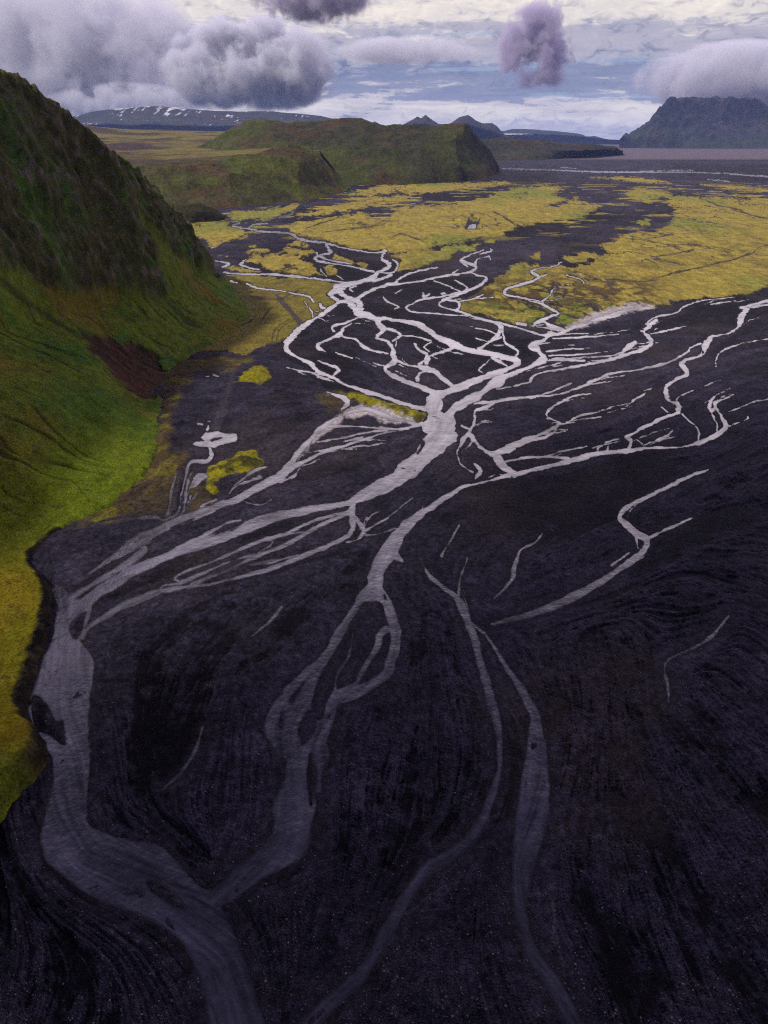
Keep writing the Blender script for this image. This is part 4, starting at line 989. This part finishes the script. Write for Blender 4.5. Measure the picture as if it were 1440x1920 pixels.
# sharp peaks beyond the headland
loft("far_peaks",
     [[(640, 267), (800, 267), (970, 267)],
      [(640, 255, 11000), (720, 252, 11000), (790, 243, 11000), (870, 243, 11000), (960, 262, 11000)],
      [(640, 240, 11400), (690, 233, 11400), (703, 228, 11400), (716, 236, 11400), (735, 246, 11400), (760, 233, 11400), (783, 219, 11400), (789, 223, 11400), (798, 216, 11400), (812, 228, 11400), (822, 233, 11400), (834, 234, 11400), (845, 232, 11400), (862, 221, 11400), (878, 217, 11400), (893, 227, 11400), (905, 233, 11400), (922, 232, 11400), (932, 238, 11400), (944, 252, 11400), (960, 262, 11400)],
      [(640, 258, 12500, 20), (800, 255, 12500, 60), (960, 264, 12500, 10)]],
     300, 22, 42, 600, moor((.034, .032, .034), (.038, .042, .030), (.046, .038, .032), (.024, .022, .026), 161, 800), MF, 261)
# long ridge under snow, far left
def snowy(X, Y, Z, u, steep, g, l):
    c = moor((.040, .042, .040), (.046, .052, .036), (.050, .042, .038), (.036, .034, .040), 171, 1200)(X, Y, Z, u, steep, g, l)
    n = fbm(X / 420, Y / 420, Z / 60, octaves=5, seed=177) + .9 * fbm(X / 90, Y / 900, octaves=4, seed=178, ridged=True)
    px, py = project(X, Y, Z)
    s = sstep(.90, 1.02, n + .42 * sstep(222, 205, py) * sstep(190, 250, px) * sstep(420, 300, px) + .18 * sstep(228, 206, py))
    return lerp3(c, (.62, .63, .68), s * .9)
loft("snowy_ridge",
     [[(-160, 265), (60, 265), (300, 265), (700, 265)],
      [(-160, 262, 11500), (60, 250, 11500), (200, 244, 11500), (400, 246, 11500), (700, 252, 11500)],
      [(-160, 262, 12200), (60, 238, 12200), (200, 224, 12200), (330, 222, 12200), (500, 226, 12200), (700, 244, 12200)],
      [(-160, 262, 13000), (60, 228, 13000), (120, 222, 13000), (170, 211, 13000), (215, 204, 13000), (260, 200, 13000), (300, 200, 13000), (340, 204, 13000), (400, 208, 13000), (455, 210, 13000), (500, 209, 13000), (540, 212, 13000), (600, 218, 13000), (650, 230, 13000), (700, 240, 13000)],
      [(-160, 262, 15000, 5), (60, 240, 15000, 100), (300, 230, 15000, 200), (700, 250, 15000, 50)]],
     380, 24, 45, 900, snowy, MF, 271)
# ice cap edge and blue tableland on the horizon
def icy(X, Y, Z, u, steep, g, l):
    c = moor((.040, .044, .052), (.044, .050, .046), (.048, .046, .046), (.036, .036, .044), 181, 1500)(X, Y, Z, u, steep, g, l)
    px, py = project(X, Y, Z)
    s = sstep(1.6, .4, np.abs(py - 251.8 - .02 * (px - 970)) + l * 1.5) * sstep(940, 950, px) * sstep(1003, 995, px)
    s = np.maximum(s, sstep(.30, .45, l + .2 * g) * sstep(3, 1, np.abs(py - 260)) * sstep(1040, 1060, px) * sstep(1100, 1080, px))
    return lerp3(c, (.70, .72, .76), s)
loft("tableland",
     [[(900, 265.5), (1040, 266), (1200, 266.5)],
      [(900, 258, 15500), (1000, 255, 15500), (1090, 258, 15500), (1140, 262, 15500), (1200, 266, 15500)],
      [(900, 246, 16500), (945, 246, 16500), (960, 242, 16500), (1000, 243, 16500), (1040, 246, 16500), (1080, 250, 16500), (1092, 252, 16500), (1100, 257, 16500), (1115, 255, 16500), (1125, 258, 16500), (1145, 263, 16500), (1165, 266, 16500), (1200, 268, 16500)],
      [(900, 255, 18500, 60), (1060, 255, 18500, 60), (1200, 268, 18500, 5)]],
     260, 20, 26, 1000, icy, MF, 281, .8)

# ------------------------------------------------------------------ air
def haze():
    t = NT("valley_air"); t.m.use_nodes = True
    v = t.N.new('ShaderNodeVolumePrincipled'); v.inputs['Color'].default_value = (.34, .48, 1.0, 1)
    v.inputs['Density'].default_value = 1.8e-5; v.inputs['Anisotropy'].default_value = .2
    t.L.new(v.outputs[0], t.out.inputs['Volume'])
    x, y0, y1, z0, z1 = 27000, -3400, 32500, -70, 690
    me = bpy.data.meshes.new("haze")
    vs = [(sx * x, yy, zz) for zz in (z0, z1) for yy in (y0, y1) for sx in (-1, 1)]
    me.from_pydata(vs, [], [(0, 2, 3, 1), (4, 5, 7, 6), (0, 1, 5, 4), (2, 6, 7, 3), (0, 4, 6, 2), (1, 3, 7, 5)])
    me.materials.append(t.m); o = bpy.data.objects.new("haze", me); COL.objects.link(o); o['kind'] = 'stuff'
haze()

# ------------------------------------------------------------------ clouds
def cloud_mat(name, size, off, cover, dens, col, nscale, flat=.35):
    t = NT(name)
    sep = t.N.new('ShaderNodeSeparateXYZ'); t.L.new(t.tc.outputs['Object'], sep.inputs[0])
    x, y, z = sep.outputs
    m = max(size)
    mp = t.N.new('ShaderNodeMapping'); mp.inputs['Scale'].default_value = (size[0] / m, size[1] / m, size[2] / m)
    mp.inputs['Location'].default_value = off
    t.L.new(t.tc.outputs['Object'], mp.inputs[0])
    n = t.noise(nscale, 8, .60, .25, vec=mp.outputs[0])
    big = t.noise(nscale * .45, 3, .5, 0, vec=mp.outputs[0])
    r2 = t.math('ADD', t.math('ADD', t.math('MULTIPLY', x, x), t.math('MULTIPLY', y, y)), t.math('MULTIPLY', z, z))
    body = t.math('SUBTRACT', 1.0, r2)
    v = t.math('ADD', t.math('MULTIPLY', body, .75), t.math('ADD', t.math('MULTIPLY', t.math('SUBTRACT', n, .5), 3.6), t.math('MULTIPLY', t.math('SUBTRACT', big, .5), 3.6)))
    v = t.math('SUBTRACT', v, cover)
    v = t.math('MULTIPLY', t.math('MULTIPLY', v, 3.0), t.rng(z, -.8, -.5, 0, 1))
    v = t.math('MULTIPLY', t.math('MINIMUM', t.math('MAXIMUM', v, 0), 1), t.rng(r2, .7, 1.0, 1, 0))
    p = t.N.new('ShaderNodeVolumePrincipled'); p.inputs['Color'].default_value = (*col, 1)
    p.inputs['Anisotropy'].default_value = .1
    t.L.new(t.math('MULTIPLY', v, dens), p.inputs['Density'])
    t.L.new(p.outputs[0], t.out.inputs['Volume'])
    return t.m

def ball(name, loc, size, mat, seg=32, rings=18, lump=0, seed=0):
    th = np.linspace(0, 2 * math.pi, seg + 1)[:-1]; ph = np.linspace(-math.pi / 2, math.pi / 2, rings + 1)[1:-1]
    V = [(0, 0, -1)] + [(math.cos(a) * math.cos(b), math.sin(a) * math.cos(b), math.sin(b)) for b in ph for a in th] + [(0, 0, 1)]
    V = np.array(V)
    if lump: V = V * (1 + lump * fbm(V[:, 0] * 2.2 + seed, V[:, 1] * 2.2, V[:, 2] * 2.2, octaves=4, seed=seed))[:, None]
    R = rings - 1; f = []
    for i in range(seg): f.append((0, 1 + (i + 1) % seg, 1 + i)); f.append((len(V) - 1, 1 + (R - 1) * seg + i, 1 + (R - 1) * seg + (i + 1) % seg))
    for j in range(R - 1):
        for i in range(seg):
            a, b = 1 + j * seg + i, 1 + j * seg + (i + 1) % seg; f.append((a, b, b + seg, a + seg))
    me = bpy.data.meshes.new(name); me.from_pydata([tuple(v) for v in V], [], f); me.materials.append(mat)
    for p in me.polygons: p.use_smooth = True
    o = bpy.data.objects.new(name, me); COL.objects.link(o); o.location = loc; o.scale = size
    return o

GREY = (.86, .87, .98)
def cloud(px, py, hw, hh, Y, off, cover, tau, label, nscale=5.0, col=GREY, depth=.7):
    """a cumulus whose middle stands at (px, py) as seen from the drone, half size in photo pixels"""
    c = at_dist(px, py, Y); mpp = (Y * CP - (c[2] - CAM_H) * SP) / F
    size = (hw * mpp, hw * mpp * depth, hh * mpp * 1.12)
    m = cloud_mat("cloud_vapour", size, off, cover, 3 * tau / (size[2] * 1.2), col, nscale)
    o = ball("cloud", c, size, m)
    o['label'] = label; o['category'] = 'cloud'; o['group'] = 'separate cumulus clouds in the sky'
    return o

cloud(470, 128, 175, 80, 19000, (3.1, .4, 0), .2, 3.0, "long dark grey cumulus right of the pale cloud bank, above the headland")
cloud(140, 105, 265, 120, 22000, (7.7, 1.4, .3), .10, 1.4, "large pale grey cloud bank on the left above the green hillside", nscale=5.2)
cloud(1008, 90, 80, 76, 18000, (1.7, 5.2, .8),   .18, 2.8, "single tall violet-grey cumulus standing alone right of the middle of the sky", nscale=3.4, col=(.70, .66, .84))
cloud(1400, 145, 215, 54, 16000, (9.3, 2.2, .1), -.05, 1.0, "flat pale cloud cap resting on top of the table mountain", nscale=3.6)
cloud(585, -2, 130, 46, 15000, (4.4, 8.1, .5), .25, 1.6, "dark cloud cut off by the top edge of the photo", col=(.72, .68, .84))
cloud(235, 196, 150, 34, 20500, (2.4, 3.6, 1.5), .0, .8, "low soft cloud draped over the left end of the snowy ridge")
cloud(770, 96, 150, 22, 20000, (6.4, 6.6, 2.5), .1, .35, "thin flat grey cloud between the long cumulus and the lone tall one")

# unseen cloud added to darken the near delta: high behind left, nearer the sun
def shade_cloud():
    t = NT("shade_cloud_vapour")
    p = t.N.new('ShaderNodeVolumePrincipled'); p.inputs['Color'].default_value = (.9, .9, .95, 1)
    p.inputs['Density'].default_value = .018
    t.L.new(p.outputs[0], t.out.inputs['Volume'])
    o = ball("added_shade_cloud", (-500, -400, 1080), (430, 290, 150), t.m, 64, 32, .35, 5)
    o['kind'] = 'structure'
shade_cloud()

# ------------------------------------------------------------------ loose stones on the near gravel
def stones():
    rng = np.random.default_rng(4); n = 60000
    px = rng.uniform(-30, 1470, n); py = 1960 - (1960 - 1060) * rng.random(n) ** 1.25
    i = np.clip(np.searchsorted(YS, py), 1, len(YS) - 1); j = np.clip(np.searchsorted(XS, px), 1, len(XS) - 1)
    ok = (wat[i, j] > 1.5) & (grass[i, j] < .1) & (tone[i, j] + .30 * rng.standard_normal(n) > 1.12)
    px, py, i, j = px[ok], py[ok], i[ok], j[ok]; n = len(px)
    x, y = ground_at(px, py); z = h[i, j]
    r = .03 + .04 * rng.random(n) + .20 * rng.random(n) ** 7
    oc = np.array([[1, 0, 0], [0, 1, 0], [-1, 0, 0], [0, -1, 0], [0, 0, .7], [0, 0, -.7]], float)
    V = oc[None] * (r[:, None, None] * rng.uniform(.6, 1.3, (n, 6, 1)))
    a = rng.uniform(0, 6.28, n); ca, sa = np.cos(a)[:, None], np.sin(a)[:, None]
    V = np.stack([V[..., 0] * ca - V[..., 1] * sa + x[:, None], V[..., 0] * sa + V[..., 1] * ca + y[:, None], V[..., 2] + z[:, None] + r[:, None] * .3], -1)
    fc = np.array([[0, 1, 4], [1, 2, 4], [2, 3, 4], [3, 0, 4], [1, 0, 5], [2, 1, 5], [3, 2, 5], [0, 3, 5]])
    Fc = (fc[None] + 6 * np.arange(n)[:, None, None]).reshape(-1)
    me = bpy.data.meshes.new("loose_stones"); me.vertices.add(n * 6); me.vertices.foreach_set('co', V.reshape(-1).astype(np.float32))
    me.loops.add(len(Fc)); me.loops.foreach_set('vertex_index', Fc.astype(np.int32))
    me.polygons.add(len(Fc) // 3); me.polygons.foreach_set('loop_start', (np.arange(len(Fc) // 3) * 3).astype(np.int32))
    g = .03 + .10 * rng.random(n) ** 2; tint = rng.uniform(.85, 1.15, (n, 3))
    c = np.ones((n, 6, 4), np.float32); c[..., :3] = (g[:, None] * tint)[:, None]
    at = me.attributes.new('albedo', 'FLOAT_COLOR', 'POINT'); at.data.foreach_set('color', c.reshape(-1))
    me.update(calc_edges=True)
    t = NT("stone"); t.bsdf(t.scale(t.attr('albedo').outputs['Color'], t.rng(t.noise(4, 2), 0, 1, .6, 1.4)), .8, spec=.3); me.materials.append(t.m)
    o = bpy.data.objects.new("loose_stones", me); COL.objects.link(o); o['kind'] = 'stuff'
stones()
